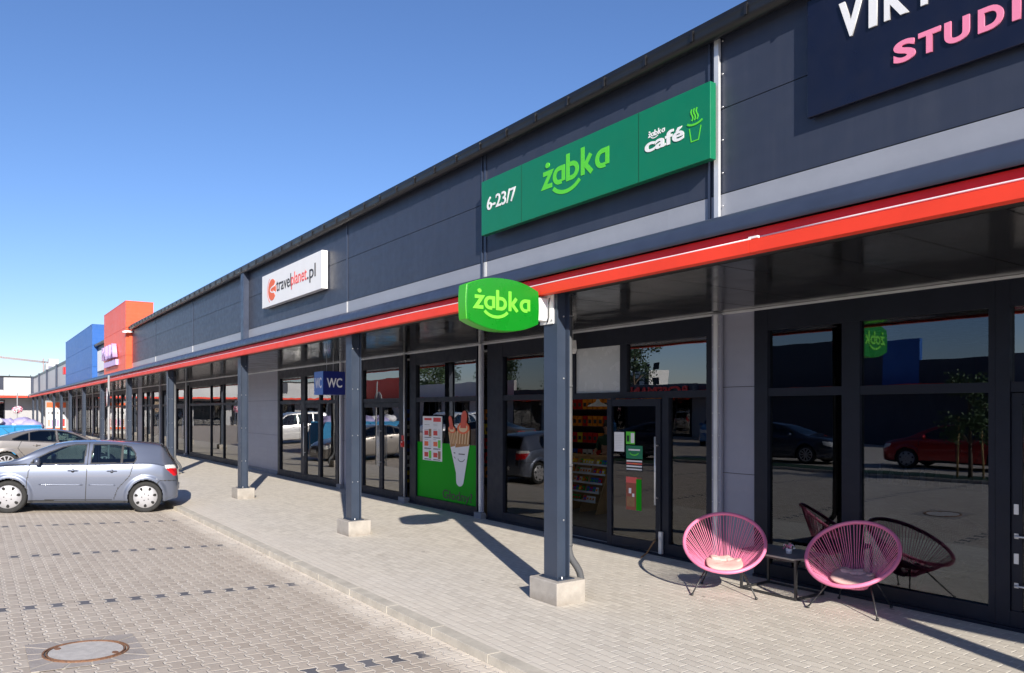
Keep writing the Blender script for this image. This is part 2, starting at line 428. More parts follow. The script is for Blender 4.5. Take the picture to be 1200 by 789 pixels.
# manhole
mx, my = -7.53, .82
mz = lotz(my); mh = empty('manhole_cover', (mx, my, mz), 0, 'round concrete filled manhole cover in a rusty iron ring, set in the parking lot pavers', 'manhole cover')
sl = -.045
def mfn(x, y, d): return (x, y, y*sl+d)
mb = MB(); N = 14
hs = .50
mh.scale = (.86, .86, 1)
def sqr(q):
    c, s_ = math.cos(q), math.sin(q); k = hs/max(abs(c), abs(s_)); return (c*k, s_*k)
for i in range(N):
    q0 = 2*math.pi*(i+.05)/N; q1 = 2*math.pi*(i+.95)/N
    poly = [(math.cos(q0+(q1-q0)*j/5)*.385, math.sin(q0+(q1-q0)*j/5)*.385) for j in range(6)]
    out = [sqr(q0+(q1-q0)*j/5) for j in range(6)][::-1]
    mb.prism(poly+out, mfn, .007, 'setting_stone')
mb.build('stone_surround', mh)
mb = MB(); mb.prism([sqr(2*math.pi*j/40+.785398) for j in range(40)], mfn, .0035, 'kerb'); mb.build('joint_bed', mh)
mb = MB()
for a, b in ((.385, .368), (.352, .340)):
    vs = []; fs = []
    for i in range(48):
        q = 2*math.pi*i/48
        for r_, z_ in ((a, .006), (a, .016), (b, .016), (b, .006)): vs.append(mfn(r_*math.cos(q), r_*math.sin(q), z_))
    for i in range(48):
        for k in range(3): fs.append((i*4+k, i*4+k+1, ((i+1) % 48)*4+k+1, ((i+1) % 48)*4+k))
    mb.add(vs, fs, 'rust')
mb.prism([(math.cos(2*math.pi*j/48)*.356, math.sin(2*math.pi*j/48)*.356) for j in range(48)], mfn, .009, 'hole')
mb.build('iron_ring', mh)
mb = MB(); mb.prism([(math.cos(2*math.pi*j/48)*.341, math.sin(2*math.pi*j/48)*.333) for j in range(48)], mfn, .0125, 'manhole'); mb.build('cover_plate', mh)
for q in (.9, .9+math.pi):
    mb = MB(); c = (math.cos(q)*.30, math.sin(q)*.30)
    mb.prism([(c[0]+math.cos(2*math.pi*j/16)*.045, c[1]+math.sin(2*math.pi*j/16)*.03) for j in range(16)], mfn, .0155, 'rust'); mb.build('lifting_slot', mh)

# ------------------------------------------------------------------ main building
YW = 8.3; YU = 5.6; XL = -100.; XR = 12.
bld = empty('shopping_arcade', (0, 0, 0), 0, 'long dark navy retail building with red edged canopy and columns, right side of the photo', 'building')
seams = [PX(p, YU) for p in (569, 407, 290, 226, 182.5)]
seam_near = PX(841, YU)
XT0, XT1 = PX(155, YU), PX(122, 5.35)              # orange tower
XB0, XB1 = PX(108, 5.35), PX(77, 5.35)             # blue tower
zs = [(3.62, 3.85, 'panel_navy'), (3.853, 4.11, 'panel_band'), (4.118, 4.885, 'panel_navy'), (4.893, 5.66, 'panel_navy')]
xs = [XR, 6.5, 1.2, seam_near]+seams+[XT0]
mb = MB()
for i in range(len(xs)-1):
    for a, b, m in zs: mb.box((xs[i]-.006, YU, a), (xs[i+1]+.006, YU+.12, b), m)
mb.box((XT0, YU+.05, 3.5), (XR, YU+.16, 5.64), 'black')
mb.build('upper_wall', bld)
for x_, w in ((seam_near, .06), (seams[0], .05), (seams[1], .05), (seams[3], .05), (seams[4], .05), (1.2, .05), (6.5, .05)):
    mb = MB(); mb.box((x_-w/2, YU-.012, 4.11), (x_+w/2, YU-.002, 5.58), 'flashing'); mb.box((x_-w/2, YU-.012, 3.84), (x_+w/2, YU-.002, 4.108), 'panel_white')
    mb.build('seam_strip', bld)
for x_ in (seam_near-.085, seams[0]-.07):
    mb = MB(); mb.box((x_-.012, YU-.02, 3.84), (x_+.012, YU-.002, 5.58), 'flashing'); mb.build('seam_strip', bld)
mb = MB(); xx = seam_near+.075
mb.box((seam_near-.005, YU-.045, 3.82), (seam_near+.045, YU-.013, 5.56), 'galv')
for z_ in (4.0, 4.3, 4.6, 4.9, 5.2, 5.5): mb.lathe([(.009, 0), (.009, .004), (0, .006)], (seam_near+.07, YU-.0125, z_), (0, -1, 0), 'bolt', 8)
mb.build('cable_duct', bld)
mb = MB(); px_ = seams[2]; mb.box((px_-.12, 5.47, 3.7), (px_+.12, YU-.002, 5.62), 'flashing'); mb.build('pilaster', bld)
# gutter + roof edge
mb = MB()
def gut(mb, xa, xb, y0=5.42):
    prof = [(y0+.14, 5.60), (y0+.14, 5.55)]+[(y0+.075+.065*math.cos(R(a)), 5.555+.065*math.sin(R(a))) for a in range(0, -181, -20)]+[(y0+.01, 5.60), (y0+.0, 5.615), (y0+.015, 5.625)]
    vs = [(xa, y, z) for y, z in prof]+[(xb, y, z) for y, z in prof]; n = len(prof)
    mb.add(vs, [(i, i+1, n+i+1, n+i) for i in range(n-1)], 'gutter', True)
gut(mb, XT0+.05, XR); mb.box((XT0+.1, 5.5, 5.645), (XR, 5.9, 5.70), 'gutter')
x_ = XR
while x_ > XT0+.3:
    mb.box((x_-.015, 5.415, 5.60), (x_+.015, 5.56, 5.63), 'gutter'); mb.box((x_-.012, 5.41, 5.53), (x_+.012, 5.425, 5.62), 'gutter'); x_ -= .6
mb.build('gutter', bld)
mb = MB(); mb.box((XL, 5.75, 5.3), (XR, 22., 5.64), 'gutter'); mb.build('roof', bld)
mb = MB(); mb.box((XR-.01, 5.72, 0), (XR+.2, 22, 5.6), 'panel_navy'); mb.box((XL, 21.8, 0), (XR, 22, 5.6), 'panel_navy'); mb.build('wall', bld)
# canopy fascia
mb = MB()
prof = [(YU-.0, 3.845), (5.36, 3.84), (5.26, 3.80), (5.225, 3.74), (5.215, 3.68), (5.215, 3.645), (5.225, 3.64)]
vs = [(XL, y, z) for y, z in prof]+[(XR, y, z) for y, z in prof]; n = len(prof)
mb.add(vs, [(i, i+1, n+i+1, n+i) for i in range(n-1)], 'flashing', True)
mb.build('flashing', bld)
mb = MB(); x_ = XR
while x_ > XL:
    xn_ = max(XL, x_-4.0); dz = random.uniform(-.0015, .0015); mb.box((xn_+.004, 5.287, 3.545), (x_, 5.30, 3.64), 'band_crimson'); mb.box((xn_+.004, 5.20+dz, 3.432+dz), (x_, 5.30, 3.535), 'band_red'); x_ = xn_
mb.box((XL, 5.2895, 3.44), (XR, 5.2995, 3.62), 'band_crimson')
mb.build('red_fascia', bld)
mb = MB()
for (a, b_, dz) in ((XL, -4.0, 0), (-3.9, XR, .002)):
    pts = []; x_ = a
    while x_ < b_: pts.append((x_, 5.222, 3.548+dz+.003*math.sin(x_*1.7))); x_ += .8
    pts.append((b_, 5.222, 3.548+dz)); mb.tube(pts, .0075, 'led', 6)
mb.box((-4.02, 5.22, 3.548), (-3.93, 5.25, 3.566), 'white')
mb.build('light_tube', bld)
# canopy beam + soffit
mb = MB(); mb.box((XL, 5.305, 3.46), (XR, 5.52, 3.62), 'black'); mb.build('canopy_beam', bld)
mb = MB(); x_ = XR
while x_ > XL:
    mb.box((x_-.778, 5.52, 3.455), (x_, YW-.0, 3.50), 'soffit'); x_ -= .79
mb.box((XL, 5.52, 3.52), (XR, YW, 3.55), 'black')
o = mb.build('soffit', bld)
mb = MB(); mb.box((XL, YW-.035, 3.425), (XR, YW-.003, 3.452), 'galv'); mb.build('soffit_trim', bld)
# lower wall: pieces (x range, material)
def X8(p): return PX(p, YW)
def storefront(xa, xb, mull, zt=2.37, z0=.03, head=3.43, name='shop_window', lower=None, upper=None, fl=None, fr_=None, fw=.085, glass='glass_shop', dep=.10, y=None, lab=None, lowm=None):
    """frame from xa to xb (xa<xb); mull = inner mullion x list; returns part"""
    y0 = (YW if y is None else y)-.02; mb = MB(); zb = .19; ztop = 3.16
    fo = .20 if (xb-xa) > 1.6 else .13
    fl = fo if fl is None else fl; fr_ = fo if fr_ is None else fr_
    mb.box((xa, y0, z0), (xa+fl, y0+dep, head), 'frame'); mb.box((xb-fr_, y0, z0), (xb, y0+dep, head), 'frame')
    mb.box((xa+fl, y0+.004, z0), (xb-fr_, y0+dep-.004, zb), 'frame'); mb.box((xa+fl, y0+.004, ztop), (xb-fr_, y0+dep-.004, head), 'frame')
    mb.box((xa+fl, y0+.012, zt-.05), (xb-fr_, y0+dep-.01, zt+.05), 'frame')
    for a, b in mull: mb.box((a, y0+.008, zb), (b, y0+dep-.008, ztop if lowm is None or (a, b) != lowm else zt-.05), 'frame')
    mb.box((xa-.005, y0-.03, .0), (xb+.005, y0-.002, .035), 'frame')
    fr = mb.build(name, bld, bevel=0, label=lab)
    ed = [xa+fl]
    for a, b in sorted(mull): ed += [a, b]
    ed.append(xb-fr_)
    for i in range(0, len(ed), 2):
        for j, (za, zb_) in enumerate(((zb, zt-.05), (zt+.05, ztop))):
            g = glass
            ov = (lower if j == 0 else upper)
            if ov and ov[i//2] == 'open': continue
            if ov and ov[i//2]: g = ov[i//2]
            p = MB(); p.box((ed[i]-.005, y0+.055, za-.004), (ed[i+1]+.005, y0+.063, zb_+.004), g); p.build('pane', fr)
    return fr
def door(xa, xb, y, z0, z1, rot=0., handle='left', glass='glass_shop', style='bar', mat_='frame', hinge=None):
    """door leaf part; handle side"""
    w = xb-xa; hx = xa if hinge != 'right' else xb; s = 1 if hinge != 'right' else -1
    def f(a): return s*a if s == 1 else -w+a
    mb = MB(); o0 = 0 if s == 1 else -w; t = .06; fr = .09
    mb.box((o0, -t/2, z0), (o0+fr, t/2, z1), mat_); mb.box((o0+w-fr, -t/2, z0), (o0+w, t/2, z1), mat_)
    mb.box((o0+fr, -t/2+.003, z0), (o0+w-fr, t/2-.003, z0+.14), mat_); mb.box((o0+fr, -t/2+.003, z1-.11), (o0+w-fr, t/2-.003, z1), mat_)
    d = mb.build('door', bld, loc=(hx, y, 0), rz=rot)
    p = MB(); p.box((o0+fr-.004, -.004, z0+.136), (o0+w-fr+.004, .004, z1-.106), glass); p.build('pane', d)
    hh = MB(); xh = o0+fr*.5 if handle == 'left' else o0+w-fr*.5
    if style == 'bar':
        hh.tube([(xh, -.10, .75), (xh, -.10, 1.75)], .014, 'galv', 10)
        for z_ in (.85, 1.62): hh.tube([(xh, -.03, z_), (xh, -.10, z_)], .010, 'galv', 8)
    else:
        for z_ in (1.18, .70):
            if z_ < 1: hh.build('handle', d); hh = MB()
            hh.box((xh-.02, -.042, z_-.05), (xh+.02, -.031, z_+.05), 'galv'); hh.build('lock_plate', d); hh = MB(); hh.tube([(xh, -.04, z_-.26), (xh, -.075, z_-.26), (xh+.10, -.075, z_-.26)], .009, 'galv', 8)
            hh.box((xh-.018, -.04, z_-.285), (xh+.018, -.031, z_-.235), 'galv')
    hh.build('handle', d)
    return d
walls = []
def wallpiece(xa, xb, m='panel_grey', dy=0., plinth=True, ribs=3):
    mb = MB(); zz = [.10, 1.3, 2.45, 3.43]
    for a, b in zip(zz[:-1], zz[1:]): mb.box((xa, YW+dy, a+.004), (xb, YW+dy+.1, b-.004), m)
    mb.box((xa, YW+dy+.02, .0), (xb, YW+dy+.12, 3.43), 'black')
    mb.box((xa, YW+dy-.03, .0), (xb, YW+dy+.0, .115), 'plinth')
    mb.build('wall_panel', bld)
def profile(xc, w=.12, base=True):
    """galvanised joint profile with bolts, on a plinth"""
    mb = MB(); mb.box((xc-w/2, YW-.06, .12), (xc+w/2, YW-.022, 3.43), 'panel_grey'); mb.box((xc-.03, YW-.085, .12), (xc+.03, YW-.061, 3.43), 'galv')
    z_ = .3
    while z_ < 3.4:
        for sx in (-w/2+.012, .045): mb.lathe([(.008, 0), (.008, .004), (0, .005)], (xc+sx, YW-.0605, z_), (0, -1, 0), 'bolt', 6)
        z_ += .3
    mb.build('joint_profile', bld)
    if base:
        mb = MB(); mb.box((xc-w/2-.06, YW-.13, .0), (xc+w/2+.06, YW-.021, .118), 'plinth'); mb.build('profile_base', bld)
# salon bay (nearest): window + door to its right
xa = X8(885); xb = X8(1167)
win_salon = storefront(xa, xb, [(X8(987), X8(1008))], fr_=.06, glass='glass_dark', lab='wide two-part shop window nearest the camera beside the two wicker chairs')
xd = xb+1.25
fr = storefront(xb+.003, xd, [], lower=['open'], name='door_surround')
door(xb+.14, xd-.14, YW+.03, .04, 2.31, handle='left', style='lever')
storefront(xd+.003, xd+3.4, [(xd+1.6, xd+1.72)], name='shop_window'); profile(xd+3.55)
storefront(xd+3.7, xd+7.0, [(xd+5.3, xd+5.42)], name='shop_window'); profile(xd+7.15); storefront(xd+7.3, XR-.3, [(xd+9.0, xd+9.1)])
wallpiece(X8(835)+.002, xa-.002); profile(X8(843), .16, False)
# convenience store bay
za, zb = X8(572), X8(835)
XO0 = X8(655); XL0 = X8(718); XL1 = X8(776)
shop = storefront(za, zb-.002, [(X8(650), XO0), (X8(776), X8(784))], fl=X8(590)-za, fr_=.09, glass='glass_mid', lowm=(X8(776), X8(784)), lower=[None, 'open', None], upper=['glass_mid', 'open', 'open'], lab='convenience store front with its doorway standing open')
mb = MB(); y0 = YW-.02; mb.box((X8(667), y0+.01, 2.42), (X8(674), y0+.09, 3.16), 'frame'); mb.box((X8(727), y0+.01, 2.42), (X8(735), y0+.09, 3.16), 'frame')
mb.box((XO0, y0-.0, .0), (XL1, y0+.11, .045), 'plinth'); mb.box((X8(716), y0+.012, .045), (X8(718), y0+.09, 2.32), 'frame'); mb.build('transom', shop)
for a, b, g in ((XO0, X8(667), 'glass_shop'), (X8(674), X8(727), 'frost'), (X8(735), X8(828), 'glass_shop')):
    p = MB(); p.box((a-.003, y0+.05, 2.415), (b+.003, y0+.058, 3.165), g); p.build('pane', shop)
# cover the threshold frame where people walk: floor level sill
mat('brick', (.28, .07, .04), .6)
dleaf = door(XL0+.01, XL1-.01, YW-.0, .05, 2.31, rot=R(6), handle='right', hinge='right', glass='glass_mid')
# papers on the door leaf
dw = (XL1-XL0)-.02
def onleaf(x, y, d=0): return (-dw+x, -.006-d, y)
def note(name, x, y, w, h, cols, lines=0):
    mb = MB(); mb.box(onleaf(x, y, 0), onleaf(x+w, y+h, .0015), cols[0])
    for k, (cx, cy, cw, ch, c) in enumerate(cols[1:]): mb.box(onleaf(x+cx*w, y+cy*h, .0016), onleaf(x+(cx+cw)*w, y+(cy+ch)*h, .0026+.0002*k), c)
    return mb.build(name, dleaf)
note('paper_notice', .13, 1.50, .20, .30, ['paper']+[(.12, .12+.085*k, .55+.2*((k*7) % 3)/2, .022, 'galv') for k in range(9)])
note('paper_notice', .37, 1.62, .17, .19, ['logo_green', (.55, .1, .4, .8, 'paper'), (.08, .2, .3, .5, 'poster_dark')])
note('green_sticker', .37, 1.40, .36-.04, .2, ['sign_green', (.15, .62, .7, .12, 'paper')])
mb = MB(); stroke(mb, arc(.53, 1.51, .09, .055, 200, 340, 12), .018, lambda x, y, d: onleaf(x, y, d+.003), 'logo_green', .001); mb.build('smile', dleaf)
note('label_strip', .37, 1.21, .32, .17, ['black', (.03, .84, .94, .14, 'paper'), (.03, .62, .94, .13, 'tp_red'), (.4, .62, .3, .13, 'tp_orange'), (.03, .38, .94, .13, 'paper'), (.03, .12, .94, .12, 'galv')])
note('food_poster', .37, .62, .30, .50, ['brick', (.0, .82, .7, .18, 'tp_red'), (.66, .0, .34, .95, 'poster_green'), (.18, .5, .16, .16, 'paper'), (.4, .3, .14, .2, 'paper'), (.05, .1, .5, .3, 'wood')])
# hot dog window bay
ha, hb = X8(481), X8(560)
hot = storefront(ha, hb, [], fl=X8(488)-ha, fr_=.045, lab='shop window with the green hot dog poster'); mb = MB()
yg = YW+.028
def onwin(x, y, d=0): return (x, yg-d, y)
gx0, gx1 = X8(488), hb-.045
mb.box((gx0, yg, .19), (gx1, yg+.002, 1.42), 'poster_green'); mb.build('green_poster', hot)
mb = MB(); gw = gx1-gx0; px0 = gx0+gw*.10
mb.box((px0, yg-.003, 1.02), (px0+gw*.34, yg-.001, 2.0), 'paper')
rr = random.Random(3)
mb.box((px0+gw*.03, yg-.0045, 1.91), (px0+gw*.16, yg-.0035, 1.96), 'red'); mb.box((px0+gw*.19, yg-.0045, 1.88), (px0+gw*.32, yg-.0035, 1.97), 'red')
for i in range(3):
    for j in range(2):
        mb.box((px0+gw*(.03+.16*j), yg-.0045, 1.58-i*.24), (px0+gw*(.10+.16*j), yg-.0035, 1.68-i*.24), ['red', 'tp_orange', 'red'][i])
        mb.box((px0+gw*(.11+.16*j), yg-.0045, 1.55-i*.24), (px0+gw*(.155+.16*j), yg-.0035, 1.72-i*.24), ['wood', 'galv', 'logo_green'][(i+j) % 3])
        mb.box((px0+gw*(.03+.16*j), yg-.0045, 1.52-i*.24), (px0+gw*(.15+.16*j), yg-.0035, 1.535-i*.24), 'ink')
for i in range(26):
    zz_ = 1.05+i*.036
    for j in range(2): mb.box((px0+gw*(.03+.16*j), yg-.0038, zz_), (px0+gw*(.03+.16*j+rr.uniform(.05, .12)), yg-.0031, zz_+.007), 'galv' if i % 3 else 'ink')
mb.build('offer_sheet', hot)
def hotdog(cx, zb, zt, w, tilt, lay, name):
    mb = MB()
    def f(x, y, d): return (cx+x+tilt*(y), yg-.004-lay*.004-d, zb+y)
    hgt = zt-zb
    mb.prism([(-w*.26, 0), (w*.26, 0), (w*.5, hgt*.56), (-w*.5, hgt*.56)], f, .001, 'paper')
    mb.prism(arc(0, .0, w*.26, w*.2, 180, 360, 8), f, .0009, 'paper')
    mb.prism([(-w*.47, hgt*.5), (w*.47, hgt*.54), (w*.46, hgt*.78), (-w*.46, hgt*.76)], f, .0014, 'bun')
    for k in range(5): mb.prism([(-w*.42+k*w*.19, hgt*.56), (-w*.36+k*w*.19, hgt*.56), (-w*.34+k*w*.19, hgt*.76), (-w*.40+k*w*.19, hgt*.76)], f, .0018, 'bun_light')
    mb.prism(arc(0, hgt*.80, w*.42, w*.22, 0, 350, 16), f, .0022, 'tp_orange'); mb.prism(arc(0, hgt*.80, w*.30, w*.15, 0, 350, 16), f, .0026, 'bun_light')
    mb.prism([(-w*.2, hgt*.8), (w*.2, hgt*.8)]+arc(w*.02, hgt*.97, w*.2, w*.22, 0, 180, 10), f, .0030, 'hot_red')
    stroke(mb, arc(0, hgt*.36, w*.25, w*.16, 200, 340, 8), .014, lambda x, y, d: f(x, y, d), 'ink', .0022)
    mb.box(f(-w*.2, hgt*.40, .001), f(w*.22, hgt*.415, .002), 'ink')
    mb.build(name, hot)
mat('hot_red', (.62, .07, .03), .4); mat('bun', (.42, .20, .07), .6); mat('bun_light', (.75, .55, .33), .6)
a0, a1, b0, b1 = X8(537), X8(526), X8(538), X8(543); zA, zB, zC, zD = PZ(537, 560, YW), PZ(527, 488, YW), PZ(538, 564, YW), PZ(543, 484, YW)
hotdog(a0, zA, zB-.03, X8(533)-X8(523), (a1-a0)/(zB-zA), 0, 'hot_dog_picture'); hotdog(b0, zC, zD-.04, X8(551)-X8(534), (b1-b0)/(zD-zC), 1, 'hot_dog_picture')
text('lettering', 'Głodny?', X8(552.5)-X8(517.5), .25, lambda x, y, d: (X8(517.5)+x, yg-.003-d, PZ(521, 587.5, YW)+y), 'poster_dark', hot, .002, bold=.018)
profile((X8(560)+X8(572))/2-.0, .14)
xc = X8(477); mb = MB(); mb.box((xc-.06, YW-.05, .12), (xc+.06, YW-.022, 3.43), 'frame'); mb.tube([(xc, YW-.075, .12), (xc, YW-.075, 3.43)], .022, 'galv', 10); mb.build('joint_profile', bld)
mb = MB(); mb.box((xc-.16, YW-.15, 0), (xc+.16, YW-.021, .12), 'plinth'); mb.build('profile_base', bld)
o = MB(); o.box((xc-.05, YW-.14, 1.28), (xc+.05, YW-.098, 1.42), 'red'); o.tube([(xc, YW-.16, 1.35), (xc, YW-.14, 1.35)], .03, 'red', 12); o.box((xc-.035, YW-.125, 1.44), (xc+.035, YW-.1, 1.55), 'red')
o.box((xc-.02, YW-.143, 1.385), (xc+.02, YW-.139, 1.41), 'paper')
tag(o.build('fire_switch'), 'small red fire alarm call point on the thin pipe left of the hot dog window', 'alarm')
# double door bay
da, db = X8(422), X8(473)
ds = storefront(da, db, [], lower=['open'], name='door_surround'); q = (db-da-.28)/2
door(da+.14, da+.14+q-.005, YW+.03, .05, 2.31, handle='right'); door(da+.14+q+.005, db-.14, YW+.03, .05, 2.31, handle='left', hinge='right')
# wc bay
wallpiece(X8(398)+.0, da-.003, 'panel_grey'); profile(X8(401.5), .14)
wa, wb = X8(326), X8(397)
ws = storefront(wa, wb, [(X8(353), X8(357.5)), (X8(375)-.05, X8(375)+.05)], lower=[None, 'open', None], lab='glazed entrance behind the hanging toilet sign')
door(X8(357.5)+.01, X8(375)-.06, YW+.03, .05, 2.31, handle='left')
wallpiece(X8(293), wa-.003)
# bays further away, alternating
xcur = X8(293)-.003
ga, gb = X8(222), X8(282)
wallpiece(gb+.003, xcur-.003, 'panel_grey')
storefront(ga, gb, [(X8(247)-.04, X8(247)+.04), (X8(262)-.04, X8(262)+.04)])
profile(X8(219.5), .2)
xcur = X8(217)
seq = [('door', 2.0), ('win', 3.4), ('prof', .5), ('door', 2.2), ('win', 3.0), ('wall', 1.4), ('win', 3.6), ('prof', .5)]
si = 0
while xcur > XL+1:
    k, w = seq[si % len(seq)]; si += 1; xn = max(xcur-w, XL+.2)
    if k == 'win': storefront(xn+.003, xcur-.003, [((xn+xcur)/2-.04, (xn+xcur)/2+.04)])
    elif k == 'door':
        fb = storefront(xn+.003, xcur-.003, [], lower=['open'], name='door_surround')
        door(xn+.16, xcur-.16, YW+.03, .05, 2.31, handle='right', glass='glass_blue' if si < 3 else 'glass_shop')
    elif k == 'wall': wallpiece(xn, xcur)
    else: wallpiece(xn, xcur, 'panel_grey'); profile((xn+xcur)/2, .2)
    xcur = xn
# columns
cpx = [637.5, 405.4, 278.6, 195, 148, 117, 96, 80.2, 70, 61.5, 54.5, 48]
cxs = [PX(p, 5.33)+.12 for p in cpx]+[-89.0, -95.0, 1.7, 9.0]
for i, cx in enumerate(cxs):
    mb = MB(); a, b = cx-.12, cx+.12; y0, y1 = 5.33, 5.51
    mb.box((a, y0, .262), (b, y0+.014, 3.6), 'steel_blue'); mb.box((a, y1-.014, .262), (b, y1, 3.6), 'steel_blue'); mb.box((cx-.008, y0+.0145, .262), (cx+.06, y1-.0145, 3.458), 'steel_blue')
    mb.box((a-.05, y0-.03, .250), (b+.05, y1+.03, .261), 'steel_blue')
    c = mb.build('column', bld)
    mb = MB(); mb.box((cx-.255, 5.22, -.03), (cx+.255, 5.63, .25), 'concrete'); mb.build('base_block', c, bevel=.012)
    mb = MB()
    for z_ in (.9, 1.7, 2.5, 3.2):
        for yy in (y0+.02, y1-.02): mb.lathe([(.011, 0), (.011, .006), (0, .009)], (cx+.0605, yy+.02 if yy < 5.4 else yy-.02, z_), (1, 0, 0), 'bolt', 8)
    for sx in (-.14, .14): mb.lathe([(.012, 0), (.012, .03), (0, .032)], (cx+sx, y0+.05, .261), (0, 0, 1), 'bolt', 8)
    mb.build('bolts', c)
    if i in (0, 3):
        for sx in (-1, 1):
            mb = MB(); ex = cx+(.045 if sx > 0 else -.12); ox_, oy_ = (.0, 1.) if sx > 0 else (-1., .25)
            pts = [(ex, 5.56, 3.44), (ex, 5.56, .56)]+[(ex+ox_*d_, 5.56+oy_*d_, z_) for d_, z_ in ((.02, .48), (.06, .42), (.11, .36), (.155, .29), (.18, .21), (.19, .13))]
            mb.tube(pts, .040, 'pipe', 12)
            for z_ in (.6, 1.5, 2.4, 3.2): mb.tube([(ex, 5.56, z_), (ex, 5.56, z_+.03)], .045, 'pipe', 12)
            mb.build('downpipe', c)
# rooms
mb = MB(); YB = 15.
mb.box((XL, YW+.12, -.02), (XR, YB, .03), 'room_floor'); mb.build('interior_floor', bld)
mb = MB(); mb.box((XL, YW+.1, 3.3), (XR, YB, 3.34), 'frost'); mb.build('interior_ceiling', bld)
mb = MB(); mb.box((XL, YB, 0), (XR, YB+.1, 3.4), 'room_dark')
for x_ in (X8(860), X8(310), X8(219), -40, -48, -56, -64, -74, -84, XR-.3, 3.):
    mb.box((x_-.06, YW+.13, .02), (x_+.06, YB, 3.3), 'room_dark')
mb.build('partition_wall', bld)
# towers
def tower(xa, xb, yf, yb, z1, m, nm):
    mb = MB(); zz = [3.62, 4.45, 5.6, z1]
    for a, b in zip(zz[:-1], zz[1:]):
        mb.box((xa, yf, a+.006), (xb, yb, b-.006), m)
    mb.box((xa+.02, yf+.02, 3.6), (xb-.02, yb-.02, z1-.01), 'black'); mb.box((xa-.01, yf-.01, z1-.0055), (xb+.01, yb+.01, z1+.02), m)
    mb.build(nm, bld)
tower(XT1, XT0, 5.35, PX(179, 1.)*0+6.42, 6.72, 'panel_orange', 'orange_tower'); tower(XB1, XB0, 5.35, 6.6, 6.72, 'panel_blue', 'blue_tower')
mb = MB()
for a, b in ((XB0, XT1),): 
    for z0_, z1_, m in zs: mb.box((a, YU, z0_), (b, YU+.12, z1_), m)
    gut(mb, a, b)
mb.build('recessed_wall', bld); mb = MB()
xg = XB1; i = 0
while xg > XL+.5:
    xn = max(xg-9.3, XL); m = 'panel_lightgrey'
    mb.box((xn+.25, YU, 3.62), (xg-.25, YU+.12, 3.9), 'flashing')
    w = (xg-xn-.5)/5
    for j in range(5): mb.box((xn+.25+w*j+.01, YU, 3.91), (xn+.25+w*(j+1)-.01, YU+.12, 5.45), m)
    mb.box((xn-.25, YU-.12, 3.62), (xn+.25, YU+.12, 5.7), 'flashing'); mb.box((xn, YU-.02, 5.46), (xg, YU+.14, 5.68), 'gutter')
    xg = xn; i += 1
mb.build('far_upper_wall', bld)
mb = MB(); mb.box((XB1-1.6, 5.3, 4.6), (XB1-.8, YU-.001, 5.1), 'red')
tag(mb.build('red_sign'), 'small red square sign on the grey wall just left of the blue block', 'sign')

# ------------------------------------------------------------------ signs
def panel_sign(name, xa, xb, z0, z1, yf, yb, m, label, side=None):
    r = empty(name, ((xa+xb)/2, yb, z0), 0, label, 'sign'); ox, oy, oz = r.location
    mb = MB(); mb.box((xa-ox, yf-oy, z0-oz), (xb-ox, yb-oy, z1-oz), m); mb.build('sign_board', r, bevel=.006)
    if yb < YU-.01:
        mb = MB()
        for k in (.12, .5, .88):
            x_ = xa+(xb-xa)*k; mb.box((x_-.03-ox, yb-oy, z0+.1-oz), (x_+.03-ox, YU-.002-oy, z1-.1-oz), 'galv')
        mb.build('bracket', r)
    return r, lambda x, z: (lambda a, b, d=0: (x+a-ox, yf-oy-d, z+b-oz))
g, G = panel_sign('shop_sign', -8.40, -4.61, 4.415, 5.115, 5.45, 5.53, 'sign_green', 'wide green store sign board with smile logo and coffee cup, above the doorway')
# panel joints
mb = MB(); ox, oy, oz = g.location
for px in (611, 748.5): x_ = PX(px, 5.45); mb.box((x_-.003-ox, 5.4485-oy, 4.42-oz), (x_+.003-ox, 5.4515-oy, 5.11-oz), 'poster_dark')
mb.build('panel_joint', g)
xa, xb = PX(571, 5.45), PX(604.5, 5.45)
text('opening_hours', '6-23/7', xb-xa, .17, G(xa, PZ(572, 247, 5.45)), 'white', g, .005, bold=.012)
xa, xb = PX(636, 5.45), PX(717.5, 5.45)
frog_logo('logo', G(xa, PZ(640, 222, 5.45)), xb-xa, 'logo_green', g, .004)
xa, xb = PX(756, 5.45), PX(802, 5.45)
bz = PZ(760, 179, 5.45); text('lettering', 'café', xb-xa, PZ(798, 147.5, 5.45)-bz, G(xa, bz), 'white', g, .005, bold=.025)
xa2, xb2 = PX(760, 5.45), PX(780, 5.45)
frog_logo('small_logo', G(xa2, PZ(760, 163.5, 5.45)+.012), xb2-xa2, 'white', g, .004)
mb = MB(); xa, xb = PX(806, 5.45), PX(823, 5.45); w = xb-xa; fn = G(xa, PZ(812, 166, 5.45))
stroke(mb, [(w*.12, .125), (w*.25, .0), (w*.75, .0), (w*.92, .125)], .010, fn, 'logo_green', .004)
stroke(mb, arc(w*.5, .19, w*.56, .04, 205, 335, 12), .018, fn, 'logo_green', .0063)
for k in range(3): stroke(mb, [(w*(.30+.18*k)+.012*math.sin(t*1.25), .19+.022*t) for t in range(6)], .011, fn, 'logo_green', .0066)
mb.build('cup_picture', g)
